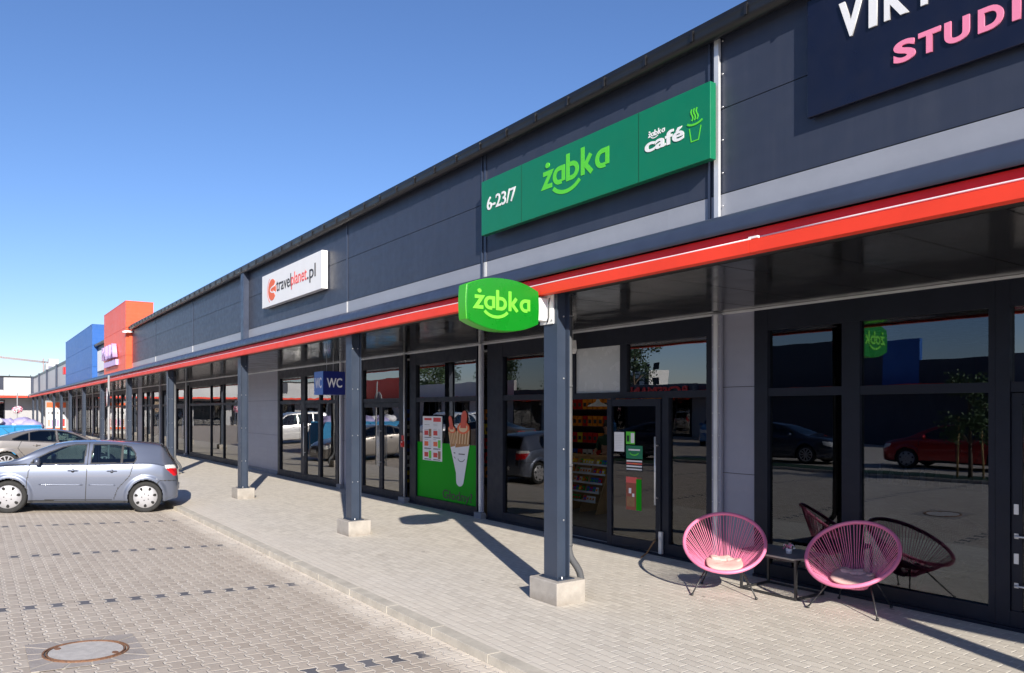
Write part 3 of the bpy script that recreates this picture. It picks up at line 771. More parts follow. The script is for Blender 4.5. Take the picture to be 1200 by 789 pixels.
# navy + pink studio sign
v, G = panel_sign('studio_sign', -3.685, -.60, 4.505, 5.45, 5.53, 5.575, 'sign_navy', 'dark navy studio sign board with white and pink capital letters at the top right corner')
bl = PZ(996, 43.6, 5.53)
for ch, p0, p1 in (('V', 984, 1012.5), ('I', 1019, 1028.5), ('K', 1037, 1066), ('T', 1069, 1099)):
    a, b = PX(p0, 5.53), PX(p1, 5.53); text('letter', ch, b-a, .285, G(a, bl), 'white', v, .012, bold=.035)
for ch, p0, p1 in (('S', 1048, 1073.5), ('T', 1077, 1103), ('U', 1107.5, 1137), ('D', 1147, 1177), ('I', 1187, 1197), ('O', 1208, 1240)):
    a, b = PX(p0, 5.53), PX(p1, 5.53); text('letter', ch, b-a, .16, G(a, PZ(1055, 75, 5.53)), 'pink', v, .012, bold=.04)
# travel sign
t, G = panel_sign('travel_agency_sign', -17.63, -13.98, 4.455, 5.185, 5.46, 5.58, 'white', 'white rectangular travel agency sign board with orange globe mark, left of the green sign')
xa, xb = PX(324, 5.46), PX(370.5, 5.46); ww = xb-xa
text('lettering', 'travel', ww*.40, .27, G(xa, 4.72), 'ink', t, .006, bold=-.0)
text('lettering', 'planet', ww*.38, .345, G(xa+ww*.405, 4.645), 'tp_red', t, .006, bold=-.0)
text('lettering', '.pl', ww*.19, .345, G(xa+ww*.80, 4.645), 'ink', t, .006, bold=-.0)
mb = MB(); fn = G(PX(319, 5.46), 4.80)
mb.prism(arc(.0, .0, .26, .235, 40, 320, 24)+[(.02, 0)], fn, .006, 'tp_orange'); mb.prism(arc(.02, .0, .24, .20, -22, 22, 8)+[(-.02, .02)], fn, .0065, 'tp_orange')
stroke(mb, arc(.22, .0, .34, .07, 100, 260, 16), .03, fn, 'white', .0075); stroke(mb, arc(.0, .0, .32, .30, 120, 240, 16), .014, fn, 'tp_red', .005)
mb.build('globe_mark', t)
# blade sign on the near column
c0 = cxs[0]
bs = empty('blade_sign', (c0-.12, 5.33, 3.28), 0, 'oval bright green illuminated store sign sticking out from the nearest column on a white bracket', 'sign')
def oval(sc_=1.):
    hw, ht = .47*sc_, .285*sc_; pts = []
    for k in range(25): a = -1+2*k/24; pts.append((a*hw, ht-(ht*.36)*abs(a)**2.2))
    for k in range(1, 8): a = 1-2*k/8; pts.append((hw+.012*(1-a*a), a*ht*.64))
    for k in range(25): a = 1-2*k/24; pts.append((a*hw, -ht+(ht*.36)*abs(a)**2.2))
    for k in range(1, 8): a = -1+2*k/8; pts.append((-hw-.012*(1-a*a), a*ht*.64))
    return pts
cy = -.625; xs0 = .10
def fs_(x, y, d): return (xs0+d, cy+x, y)
mb = MB(); mb.prism(oval(), lambda x, y, d: fs_(x, y, d-.16), .155, 'blade_rim'); o = mb.build('light_box', bs, bevel=.008)
mb = MB(); mb.prism(oval(.985), lambda x, y, d: fs_(x, y, d-.006), .012, 'blade_green'); mb.build('sign_face', bs, bevel=.003)
mb = MB(); mb.prism(oval(.985), lambda x, y, d: (xs0-.155-d, cy-x, y), .01, 'blade_green'); mb.build('sign_face', bs)
frog_logo('logo', lambda x, y, d: (xs0+.006+d, cy-.385+x, -.065+y), .76, 'blade_letter', bs, .006, vs=.95)
frog_logo('logo', lambda x, y, d: (xs0-.165-d, cy+.36-x, -.07+y), .71, 'blade_letter', bs, .012)
mb = MB(); mb.box((xs0-.13, -.16, -.13), (xs0-.02, .0, .12), 'white'); mb.box((xs0-.15, -.018, -.17), (xs0+.09, -.002, .19), 'white')
for zz_ in (-.13, .15):
    for xx_ in (xs0-.13, xs0+.07): mb.lathe([(.01, 0), (.01, .008), (0, .01)], (xx_, -.0185, zz_), (0, -1, 0), 'bolt', 8)
mb.build('bracket', bs)
mb = MB(); mb.tube([(xs0+.03, -.025, .12), (xs0+.05, -.05, .05), (xs0+.05, -.05, -.1), (xs0+.0, -.03, -.15)], .007, 'black', 6); mb.build('cable', bs)
# speaker box under soffit by the column
mb = MB(); x_, y_ = X8(676)+.1, YW-.22; mb.prism([(-.09, -.11), (.06, -.11), (.09, -.04), (.07, .11), (-.07, .11)], lambda x, y, d: (x_+x, y_+d-.08, 3.18+y), .14, 'white'); mb.box((x_-.02, y_+.0, 3.28), (x_+.02, y_+.04, 3.425), 'galv')
tag(mb.build('speaker', bevel=.0), 'small white speaker box hanging under the canopy above the open doorway', 'speaker')
# wc cube
wc = empty('toilet_sign', (-15.55, 6.25, 2.95), 0, 'hanging dark blue cube sign with white WC letters under the canopy', 'sign')
mb = MB(); mb.box((-.25, -.245, -.49), (.25, .24, 0), 'cube_blue'); mb.box((-.249, -.251, -.489), (.249, -.246, -.001), 'cube_blue_light'); mb.build('cube_box', wc)
text('lettering', 'WC', .34, .20, lambda x, y, d: (.251+d, -.17+x, -.34+y), 'white', wc, .004, bold=.02)
text('lettering', 'WC', .36, .22, lambda x, y, d: (-.18+x, -.252-d, -.35+y), 'white', wc, .004, bold=.02)
for sx in (-.18, .18):
    mb = MB(); mb.tube([(sx, 0, 0), (sx, 0, .50)], .004, 'galv', 6); mb.build('hanger_wire', wc)
# tower lettering
tx = (XT0+XT1)/2
tw = empty('tower_sign', (tx, 5.35, 4.3), 0, 'raised lilac letters with a smaller word below on the orange tower', 'sign')
text('lettering', 'PAULA', 3.6, .62, lambda x, y, d: (x-2.3, -.04-d, y+.16), 'violet', tw, .18, bold=.03)
mb = MB(); mb.box((-2.3, -.12, -.18), (1.3, -.005, .07), 'violet'); mb.build('lower_word_box', tw)
# white sign between towers
bx0, bx1 = XB0+1.0, XT1-.15
mb = MB(); mb.box((bx0, YU-.12, 4.15), (bx1, YU-.002, 5.2), 'white'); mb.box((bx1-1.0, YU-.13, 4.55), (bx1-.6, YU-.121, 4.95), 'ink')
tag(mb.build('white_sign'), 'white sign board in the gap between the blue and the orange block', 'sign')
# security camera at roof end
mb = MB(); mb.box((XT0+.15, 5.28, 5.38), (XT0+.25, 5.58, 5.46), 'white'); mb.box((XT0+.1, 5.2, 5.36), (XT0+.3, 5.36, 5.43), 'white')
tag(mb.build('security_camera'), 'tiny white security camera under the gutter end beside the orange tower', 'camera')
# ------------------------------------------------------------------ cars
def pchip(keys):
    xs = [k[0] for k in keys]; ys = [k[1] for k in keys]; n = len(xs)
    h = [xs[i+1]-xs[i] for i in range(n-1)]; dl = [(ys[i+1]-ys[i])/h[i] for i in range(n-1)]; d = [dl[0]]+[0]*(n-2)+[dl[-1]]
    for i in range(1, n-1):
        if dl[i-1]*dl[i] > 0:
            w1 = 2*h[i]+h[i-1]; w2 = h[i]+2*h[i-1]; d[i] = (w1+w2)/(w1/dl[i-1]+w2/dl[i])
    def f(x):
        if x <= xs[0]: return ys[0]
        if x >= xs[-1]: return ys[-1]
        i = 0
        while x > xs[i+1]: i += 1
        t = (x-xs[i])/h[i]; a, b = ys[i], ys[i+1]
        return (2*t**3-3*t*t+1)*a+(t**3-2*t*t+t)*h[i]*d[i]+(-2*t**3+3*t*t)*b+(t**3-t*t)*h[i]*d[i+1]
    return f
def inpoly(x, y, poly):
    c = False; n = len(poly)
    for i in range(n):
        x1, y1 = poly[i]; x2, y2 = poly[(i+1) % n]
        if (y1 > y) != (y2 > y) and x < (x2-x1)*(y-y1)/(y2-y1)+x1: c = not c
    return c
def pdist(x, y, poly, closed=True):
    b = 9; n = len(poly)
    for i in range(n if closed else n-1):
        x1, y1 = poly[i]; x2, y2 = poly[(i+1) % n]; dx, dy = x2-x1, y2-y1
        t = max(0, min(1, ((x-x1)*dx+(y-y1)*dy)/(dx*dx+dy*dy+1e-12))); b = min(b, math.hypot(x-x1-t*dx, y-y1-t*dy))
    return b
def paint(name, col):
    m = mat(name, col, .34, metal=.5, coat=1.0); return name
def car(spec, name, label, cat, pm, group, wheel='cap', detail=1.):
    L = spec['L']; top = pchip(spec['top']); belt = pchip(spec['belt']); wd = pchip(spec['w']); wr = pchip(spec['wr'])
    RW = spec['r']; ax = spec['ax']; step = .016/detail
    root = empty(name, (0, 0, 0), 0, label, cat, group)
    nx = int(L/step); xs = [L*i/nx for i in range(nx+1)]
    def ring(x):
        t = top(x); w = wd(x); b = min(belt(x), t-.05); r_ = min(wr(x), w-.03); zb = spec['zb'](x)
        cabin = min(1, max(0, (t-b-.12)/.25))
        zr = t-.055*cabin-.022*(1-cabin)
        mid = zb+(b-zb)*.55
        lo = [(0, zb), (w*.9, zb), (w-.035, zb+.03), (w-.012, zb+.13), (w, mid), (w-.006, mid+(b-mid)*.6), (w-.028, b)]
        # shoulder to roof
        up = [(w-.05-.0*cabin, b+.02), ((w-.05)*.45+r_*.55, b+(zr-b)*.6), (r_, zr), (r_-.07, zr+(t-zr)*.55), (r_*.55, zr+(t-zr)*.88), (0, t)]
        return lo, up
    NS = [3, 2, 6, 14, 16, 12, 3, 20, 16, 5, 6, 8]
    if detail < 1: NS = [max(1, int(n*detail)) for n in NS]
    def cr(p0, p1, p2, p3, t):
        return tuple(.5*((2*p1[k])+(-p0[k]+p2[k])*t+(2*p0[k]-5*p1[k]+4*p2[k]-p3[k])*t*t+(-p0[k]+3*p1[k]-3*p2[k]+p3[k])*t**3) for k in (0, 1))
    verts = []; M = None
    for x in xs:
        lo, up = ring(x); P = lo+up; half = []
        for i in range(len(P)-1):
            p0 = P[max(0, i-1)]; p3 = P[i+2] if i+2 < len(P) else (-P[i][0], P[i][1])
            if i in (0,): p0 = (-P[1][0], P[1][1])
            for k in range(NS[i]):
                if i < 1: y = P[0][0]+(P[1][0]-P[0][0])*k/NS[i]; z = P[0][1]
                else: y, z = cr(p0, P[i], P[i+1], p3, k/NS[i])
                half.append((y, z))
        half.append((0, P[-1][1]))
        full = half+[(-y, z) for y, z in half[-2:0:-1]]
        M = len(full)
        for y, z in full:
            # flares
            for a in ax:
                dd = math.hypot(x-a, z-RW)
                if abs(y) > .6 and dd < RW+.15 and z < belt(x)-.04:
                    k = max(0, min(1, (RW+.15-dd)/.075)); k = k*k*(3-2*k); y += math.copysign(.020*k, y)
            # side crease
            verts.append((x, y, z))
    wins = spec['windows']; fz = {}
    def cls(c, n):
        x, y, z = c; ay = abs(y)
        side = n > 0
        if z < RW+.5:
            for a in ax:
                dd = math.hypot(x-a, z-RW)
                if ay > .35 and dd < RW+.045: return None
        if z < .24 and x > .1 and x < L-.1: return ('body', 'plastic')
        side_ok = ay > wr(x)-.035 and z > .55
        if side_ok:
            for wi, p in enumerate(wins):
                if inpoly(x, z, p): return ('w%d%d' % (wi, y > 0), 'glass_car')
            for p in wins:
                if pdist(x, z, p) < .022: return ('body', 'plastic')
        for nm, p, ymin, mm in spec.get('lamps', []):
            if ay > ymin and inpoly(x, z, p): return (nm+('l' if y > 0 else 'r'), mm)
        if ay > .5:
            for ln in spec['gaps']:
                if pdist(x, z, ln, False) < .0085: return ('body', 'plastic')
        for nm, a, b_, marg, zmin in spec['screens']:
            if a < x < b_ and ay < wr(x)-marg and z > zmin:
                return (nm, 'glass_car')
            if a-.02 < x < b_+.02 and ay < wr(x)-marg+.02 and z > zmin-.02: return ('body', 'plastic')
        for p, ymax, mm in spec.get('patches', []):
            if ay < ymax and inpoly(x, z, p): return ('body', mm)
        return ('body', pm)
    parts = {}
    for i in range(nx):
        for k in range(M):
            q = (i*M+k, i*M+(k+1) % M, (i+1)*M+(k+1) % M, (i+1)*M+k)
            c = [sum(verts[a][t] for a in q)/4 for t in range(3)]
            r = cls(c, 1)
            if r: parts.setdefault(r[0], []).append((q, r[1]))
    parts['body'].append((tuple(range(M)), pm)); parts['body'].append((tuple(nx*M+k for k in range(M)), pm))
    for pn, fl in parts.items():
        mb = MB(); idx = {}; 
        for q, mm in fl:
            for a in q:
                if a not in idx: idx[a] = len(mb.v); mb.v.append(verts[a])
            mb.f.append([idx[a] for a in q]); mb.mi.append(mb.mid(mm)); mb.sm.append(len(q) == 4)
        nm = {'b': 'body', 'w': 'side_window', 'f': 'windscreen', 'r': 'rear_window', 't': 'tail_light', 'h': 'headlight'}[pn[0]]
        o = mb.build(nm, root)
    # inner tub, seats
    mb = MB(); zf = spec['tub']; c0, c1 = spec['cab']
    mb.box((c0, -.70, .25), (c1, .70, .30), 'plastic'); mb.box((c1-.45, -.70, .3), (c1, .70, zf), 'plastic'); mb.box((c0-.35, -.66, .3), (c0, .66, zf-.02), 'plastic')
    mb.tube([(c1-.62+.10*math.sin(t*.5236), .36+.18*math.cos(t*.5236), zf-.03+.16*math.sin(t*.5236)) for t in range(13)], .014, 'plastic', 8)
    for sx, ww in ((c0+1.35, ((.36, .24), (-.36, .24))), (c0+.25, ((.38, .25), (-.38, .25), (0, .16)))):
        for yy, hw in ww:
            mb.box((sx-.1, yy-hw, .30), (sx+.42, yy+hw, .52), 'seat'); mb.add([(sx-.02, yy-hw, .5), (sx+.1, yy-hw, .5), (sx-.06, yy-hw, zf+.13), (sx-.16, yy-hw, zf+.13), (sx-.02, yy+hw, .5), (sx+.1, yy+hw, .5), (sx-.06, yy+hw, zf+.13), (sx-.16, yy+hw, zf+.13)], [(0, 1, 2, 3), (7, 6, 5, 4), (0, 4, 5, 1), (1, 5, 6, 2), (2, 6, 7, 3), (3, 7, 4, 0)], 'seat')
            mb.lathe([(0, -.035), (.09, -.035), (.11, 0), (.09, .035), (0, .035)], (sx-.13, yy, zf+.23), (1, 0, 0), 'seat', 12)
    mb.build('interior', root)
    # wheel arches liners
    for a in ax:
        for s in (-1, 1):
            mb = MB(); y1 = s*(wd(a)-.01); y0 = s*.45; n = 24; rr = RW+.047; vs = []; fs = []
            for k in range(n+1):
                q = R(-20+220*k/n)
                for yy in (y0, y1): vs.append((a+rr*math.cos(q), yy, RW+rr*math.sin(q)))
            for k in range(n): fs.append((2*k, 2*k+1, 2*k+3, 2*k+2))
            mb.add(vs, fs, 'plastic', True); mb.build('wheel_arch', root)
    # wheels
    for a in ax:
        for s in (-1, 1):
            w = empty('wheel', (a, s*(wd(a)-.012), RW)); w.parent = root
            mb = MB(); d = s
            mb.lathe([(RW*.70, -.19*1), (RW*.93, -.19), (RW, -.165), (RW, -.03), (RW*.985, -.012), (RW*.92, .0), (RW*.77, .0), (RW*.73, -.008), (RW*.70, -.03)], (0, 0, 0), (0, s, 0), 'tyre', 40); mb.build('tyre', w)
            mb = MB(); RR = RW*.725
            if wheel == 'cap':
                mb.lathe([(RR, -.03), (RR, -.008), (RR*.95, .003), (RR*.6, .012), (RR*.3, .018), (0, .018)], (0, 0, 0), (0, s, 0), 'rim', 40)
                for k in range(7):
                    q = 2*math.pi*k/7+.2; c = Vector((math.cos(q), 0, math.sin(q)))*RR*.77; u = Vector((math.cos(q), 0, math.sin(q))); v_ = Vector((-math.sin(q), 0, math.cos(q)))
                    pts = [c+u*(.030*math.cos(t)*1.15)+v_*(.028*math.sin(t)*(1+.25*math.cos(t)))+Vector((0, s*.0125, 0)) for t in [2*math.pi*j/14 for j in range(14)]]
                    mb.add(pts, [tuple(range(14))], 'hole')
                for k in range(5):
                    q = 2*math.pi*k/5; mb.lathe([(.011, .012), (.011, .0215), (0, .0215)], (math.cos(q)*RR*.3, 0, math.sin(q)*RR*.3), (0, s, 0), 'hole', 8)
            else:
                mb.lathe([(RR, -.04), (RR, .0), (RR*.9, .004), (RR*.88, -.02)], (0, 0, 0), (0, s, 0), 'rim', 40); mb.lathe([(RR*.88, -.05), (0, -.05)], (0, 0, 0), (0, s, 0), 'hole', 24)
                mb.lathe([(RR*.22, -.05), (RR*.22, .006), (RR*.12, .012), (0, .012)], (0, 0, 0), (0, s, 0), 'rim', 20)
                for k in range(10):
                    q = 2*math.pi*k/10; u = Vector((math.cos(q), 0, math.sin(q))); v_ = Vector((-math.sin(q), 0, math.cos(q)))
                    w1, w2 = .014, .02; yb_ = Vector((0, s*-.03, 0)); yt = Vector((0, s*.004, 0))
                    mb.add([u*RR*.2-v_*w1+yt, u*RR*.2+v_*w1+yt, u*RR*.9+v_*w2+yt, u*RR*.9-v_*w2+yt, u*RR*.2-v_*w1+yb_, u*RR*.2+v_*w1+yb_, u*RR*.9+v_*w2+yb_, u*RR*.9-v_*w2+yb_], [(0, 1, 2, 3), (0, 1, 5, 4), (1, 2, 6, 5), (2, 3, 7, 6), (3, 0, 4, 7)], 'rim')
            mb.build('rim', w)
    # mirrors, handles, strips
    for s in (-1, 1):
        xm, zm = spec['mirror']; yb = wd(xm)
        mb = MB(); prof = [(0, -.0), (.055, .005), (.085, .03), (.09, .075), (.07, .11), (0, .125)]
        vs = []; fs = []; n = 16
        for r_, h in prof:
            for k in range(n):
                q = 2*math.pi*k/n; vs.append((xm+.02-.0+h*.9-.03, s*(yb+.06+r_*1.15*math.cos(q)), zm+.02+r_*.85*math.sin(q)))
        for i in range(len(prof)-1):
            for k in range(n): fs.append((i*n+k, i*n+(k+1) % n, (i+1)*n+(k+1) % n, (i+1)*n+k))
        mb.add(vs, fs, pm, True); mb.box((xm-.0, s*(yb-.07), zm-.035), (xm+.05, s*(yb+.02), zm+.0), 'plastic'); mb.build('wing_mirror', root)
        for hx in spec['handles']:
            zz = spec['hz']; yy = s*(wd(hx)-.012)
            mb = MB(); mb.tube([(hx-.10, yy-s*.005, zz), (hx-.08, yy+s*.022, zz+.003), (hx, yy+s*.03, zz+.004), (hx+.08, yy+s*.022, zz+.003), (hx+.10, yy-s*.005, zz)], .012, pm, 8)
            mb.lathe([(.035, -.01), (.035, .013), (0, .013)], (hx, yy-s*.005, zz-.004), (0, s, 0), 'plastic', 12); mb.build('door_handle', root)
        for (a, b_, zz) in spec['strips']:
            mb = MB(); n = 12; pts = []
            for k in range(n+1):
                x = a+(b_-a)*k/n; pts.append((x, s*(wd(x)-.002), zz+.02*(x-a)*.3))
            mb.tube(pts, .011, pm, 6); mb.build('side_moulding', root)
    # plates
    for x_, s in ((-.006, -1), (L+.006, 1)):
        mb = MB(); mb.box((x_-.006, -.26, .46 if s > 0 else spec['plz']), (x_+.006, .26, (.46 if s > 0 else spec['plz'])+.11), 'white'); mb.build('number_plate', root)
    mb = MB(); mb.tube([(c0+.0, 0, top(c0+.0)-.01), (c0-.06, 0, top(c0)+.03), (c0-.2, 0, top(c0)+.16)], .006, 'plastic', 6); mb.build('antenna', root)
    return root
hatch = dict(L=4.25, r=.317, ax=(.66, 3.30), zb=lambda x: .19+.10*max(0, (.4-x)/.4)+.06*max(0, (x-3.9)/.35),
    top=[(0, .60), (.012, .72), (.03, .84), (.07, .95), (.12, 1.03), (.20, 1.15), (.36, 1.37), (.42, 1.405), (.9, 1.44), (1.6, 1.46), (2.15, 1.44), (2.5, 1.385), (2.8, 1.28), (3.25, 1.045), (3.36, 1.01), (3.8, .93), (4.08, .82), (4.19, .70), (4.25, .55)],
    belt=[(0, .55), (.05, .78), (.3, .95), (.6, 1.0), (1.5, .97), (3.2, .92), (3.8, .85), (4.15, .66), (4.25, .45)],
    w=[(0, .66), (.04, .73), (.12, .79), (.35, .85), (.8, .872), (3.3, .875), (3.8, .845), (4.05, .74), (4.18, .6), (4.25, .46)],
    wr=[(0, .60), (.1, .62), (.22, .60), (.45, .575), (1.0, .60), (2.1, .60), (2.6, .64), (3.2, .76), (3.6, .76), (4.0, .66), (4.25, .40)],
    windows=[[(1.93, 1.0), (1.91, 1.36), (2.1, 1.352), (2.35, 1.30), (2.62, 1.185), (2.88, 1.035), (2.90, .985), (2.6, .985)],
             [(1.78, 1.005), (1.76, 1.365), (1.4, 1.37), (1.20, 1.36), (1.20, 1.02)], [(1.155, 1.022), (1.155, 1.355), (1.02, 1.325), (.93, 1.22), (.90, 1.10), (.93, 1.035)]],
    gaps=[[(1.85, .25), (1.85, 1.40)], [(2.95, .28), (2.98, .6), (2.93, 1.0)], [(1.30, .27), (1.22, .50), (1.0, .75), (.93, 1.03)], [(1.3, .27), (2.95, .25)], [(.0, .66), (.38, .66), (.46, .56)], [(3.0, .96), (3.4, .93), (3.9, .83)], [(3.82, .56), (3.95, .72)]],
    screens=[('front', 2.56, 3.26, .045, 1.02), ('rear', .15, .36, .06, 1.0)],
    lamps=[('tail', [(-.1, .78), (-.1, .92), (.27, .91), (.10, .76)], .50, 'lamp_red'), ('tail', [(-.1, .92), (-.1, .985), (.20, .985), (.30, .98), (.27, .91)], .50, 'lamp_clear'), ('head', [(3.82, .70), (3.78, .80), (4.2, .78), (4.3, .62), (4.1, .62)], .40, 'lamp_clear')],
    patches=[([(4.1, .30), (4.1, .42), (4.3, .42), (4.3, .3)], .5, 'plastic')], cab=(.75, 3.15), tub=.90, mirror=(2.74, 1.0), handles=(1.36, 2.12), hz=.845, strips=[(1.92, 2.75, .56), (1.28, 1.80, .56)], plz=.44)
sedan = dict(L=4.80, r=.33, ax=(1.02, 3.73), zb=lambda x: .19+.10*max(0, (.4-x)/.4)+.06*max(0, (x-4.4)/.35),
    top=[(0, .62), (.02, .80), (.06, .96), (.12, 1.03), (.55, 1.09), (.80, 1.145), (1.3, 1.31), (1.8, 1.41), (2.3, 1.425), (2.75, 1.37), (3.1, 1.25), (3.62, 1.02), (3.75, .985), (4.3, .90), (4.62, .78), (4.74, .68), (4.8, .52)],
    belt=[(0, .55), (.05, .82), (.3, .97), (1.0, 1.02), (2.0, .985), (3.6, .91), (4.3, .83), (4.7, .62), (4.8, .42)],
    w=[(0, .68), (.05, .76), (.3, .86), (.9, .915), (3.7, .915), (4.3, .87), (4.6, .76), (4.73, .62), (4.8, .46)],
    wr=[(0, .66), (.3, .74), (.7, .70), (1.3, .60), (1.9, .60), (2.6, .63), (3.1, .70), (3.6, .79), (4.2, .76), (4.8, .40)],
    windows=[[(2.42, 1.03), (2.38, 1.355), (2.62, 1.33), (2.9, 1.235), (3.2, 1.09), (3.28, 1.0)], [(2.33, 1.03), (2.29, 1.36), (1.85, 1.345), (1.62, 1.29), (1.62, 1.045)], [(1.57, 1.05), (1.57, 1.27), (1.35, 1.18), (1.15, 1.075), (1.2, 1.055)]],
    gaps=[[(2.37, .25), (2.37, 1.40)], [(3.4, .28), (3.42, .6), (3.36, .95)], [(1.62, .27), (1.5, .55), (1.3, .8), (1.4, 1.05)], [(1.62, .27), (3.4, .25)], [(0, .64), (.6, .64)], [(3.5, .95), (4.4, .83)]],
    screens=[('front', 2.86, 3.60, .05, 1.02), ('rear', .72, 1.45, .08, 1.05)],
    lamps=[('tail', [(-.1, .80), (-.1, .97), (.35, .95), (.25, .82)], .42, 'lamp_red'), ('head', [(4.3, .68), (4.25, .80), (4.7, .76), (4.85, .60), (4.6, .60)], .40, 'lamp_clear')],
    cab=(1.1, 3.5), tub=.92, mirror=(3.12, 1.0), handles=(1.80, 2.62), hz=.90, strips=[], plz=.74)
suv = dict(L=4.45, r=.34, ax=(.86, 3.52), zb=lambda x: .22+.08*max(0, (.4-x)/.4)+.06*max(0, (x-4.0)/.35),
    top=[(0, .62), (.015, .9), (.04, 1.1), (.10, 1.35), (.22, 1.62), (.32, 1.68), (.9, 1.74), (1.8, 1.76), (2.3, 1.73), (2.6, 1.64), (3.3, 1.16), (3.42, 1.12), (4.0, 1.02), (4.3, .88), (4.4, .7), (4.45, .55)],
    belt=[(0, .58), (.03, .9), (.3, 1.06), (1.0, 1.08), (3.2, 1.02), (4.0, .93), (4.35, .7), (4.45, .45)],
    w=[(0, .74), (.05, .82), (.3, .88), (.9, .90), (3.5, .90), (4.0, .86), (4.25, .74), (4.45, .5)],
    wr=[(0, .68), (.2, .66), (.9, .66), (2.2, .66), (2.7, .69), (3.3, .80), (4.0, .74), (4.45, .44)],
    windows=[[(2.02, 1.10), (2.0, 1.62), (2.4, 1.60), (2.75, 1.42), (3.08, 1.15), (3.1, 1.08)], [(1.9, 1.10), (1.88, 1.62), (1.15, 1.62), (1.12, 1.12)], [(1.02, 1.12), (1.04, 1.62), (.5, 1.56), (.38, 1.2), (.45, 1.13)]],
    gaps=[[(1.95, .25), (1.95, 1.7)], [(3.1, .3), (3.12, 1.05)], [(1.35, .27), (1.2, .55), (1.08, .8), (1.08, 1.1)], [(0, .66), (.4, .66)]],
    screens=[('front', 2.68, 3.34, .05, 1.15), ('rear', .06, .22, .08, 1.12)],
    lamps=[('tail', [(-.1, .85), (-.1, 1.3), (.16, 1.3), (.2, .85)], .58, 'lamp_red'), ('head', [(3.95, .78), (3.9, .90), (4.3, .86), (4.5, .68), (4.2, .68)], .42, 'lamp_clear')],
    cab=(.7, 3.2), tub=1.0, mirror=(2.95, 1.10), handles=(1.3, 2.25), hz=.95, strips=[(1.4, 3.0, .6)], plz=.75)
paint('paint_silver_blue', (.135, .155, .212)); paint('paint_beige', (.25, .228, .21)); paint('paint_white', (.75, .75, .75)); paint('paint_red', (.42, .012, .015)); paint('paint_blue', (.03, .16, .42)); paint('paint_dark', (.03, .04, .07))
GRP = 'cars parked in front of the shops'
tilt = math.atan(.045)
def put(c, x, y, head, s=1.03, ox=0.):
    """x,y = point on the ground under the rear axle; head = heading angle (car front), ox = rear axle offset"""
    c.scale = (s, s, s); z = lotz(y)
    f = Vector((math.cos(head), math.sin(head), 0)); 
    dzdf = -.045*f.y if y > -1.5 else 0; dzdr = -.045*(-f.x)*-1 if y > -1.5 else 0
    fx = Vector((f.x, f.y, dzdf)).normalized(); up = Vector((0, .045 if y > -1.5 else 0, 1)).normalized(); ry = up.cross(fx).normalized(); up = fx.cross(ry)
    M = Matrix((fx, ry, up)).transposed().to_4x4(); c.rotation_euler = M.to_euler()
    c.location = Vector((x, y, z+.0))-fx*ox*s
    bpy.context.view_layer.update()
astra = car(hatch, 'hatchback_car', 'silver blue five-door hatchback parked nose-left at the kerb, nearest car', 'car', 'paint_silver_blue', GRP)
# rear axle centre is .875 beyond the visible side
hd = R(-90-13)
side = Vector((-math.sin(hd), math.cos(hd)))     # car left
rw = Vector((-17.86, 2.98)); ctr = rw-side*(.875*1.03)*(1 if side.x > 0 else -1)
put(astra, ctr.x, ctr.y, hd, 1.03, .66)
astra.scale.x = .945
for ch in astra.children:
    if ch.name.startswith('wheel') and ch.type == 'EMPTY': ch.scale.x = 1.03/.945
sed = car(sedan, 'saloon_car', 'silver beige metallic saloon with sloping roof parked two bays behind the silver blue hatchback', 'car', 'paint_beige', GRP, 'alloy')
put(sed, -30.9, .95, R(90), 1.05, 1.02)
van = car(suv, 'people_carrier', 'white tall people carrier parked behind the blue skip', 'car', 'paint_white', GRP, 'alloy', .6); put(van, -46.5, -.9, R(90), 1.09, .86)
# cars across the drive, seen as reflections in the shop windows
redc = car(hatch, 'hatchback_car', 'dark red hatchback standing across the drive, mirrored in the salon window', 'car', 'paint_red', GRP, 'cap', .6); put(redc, -11.0, -10.5, R(175), 1.05, .8)
G2 = 'cars across the drive seen mirrored in the glass'
for o_ in (redc,): o_['group'] = G2
blu = car(suv, 'small_suv', 'bright blue tall car across the drive, mirrored in the salon window', 'car', 'paint_blue', G2, 'alloy', .6); put(blu, -29, -19, R(60), 1.05, .86)
drk = car(sedan, 'saloon_car', 'dark blue saloon across the drive, mirrored in the salon window', 'car', 'paint_dark', G2, 'alloy', .6); put(drk, -19.5, -8.5, R(-10), 1.05, 1.02)
whc = copy_tree(van); whc['label'] = 'white people carrier across the drive, mirrored in the far shop windows'; whc['group'] = G2; put(whc, -38, -6.5, R(60), 1.05, .86)
sed2 = copy_tree(sed); sed2['label'] = 'beige saloon across the drive, mirrored in the double door'; sed2['group'] = G2; put(sed2, -30, -4.5, R(150), 1.05, 1.02)
van2 = copy_tree(van); van2['label'] = 'white people carrier further away across the drive, mirrored in the entrance doors'; van2['group'] = G2; put(van2, -48, -15., R(90), 1.05, .86)

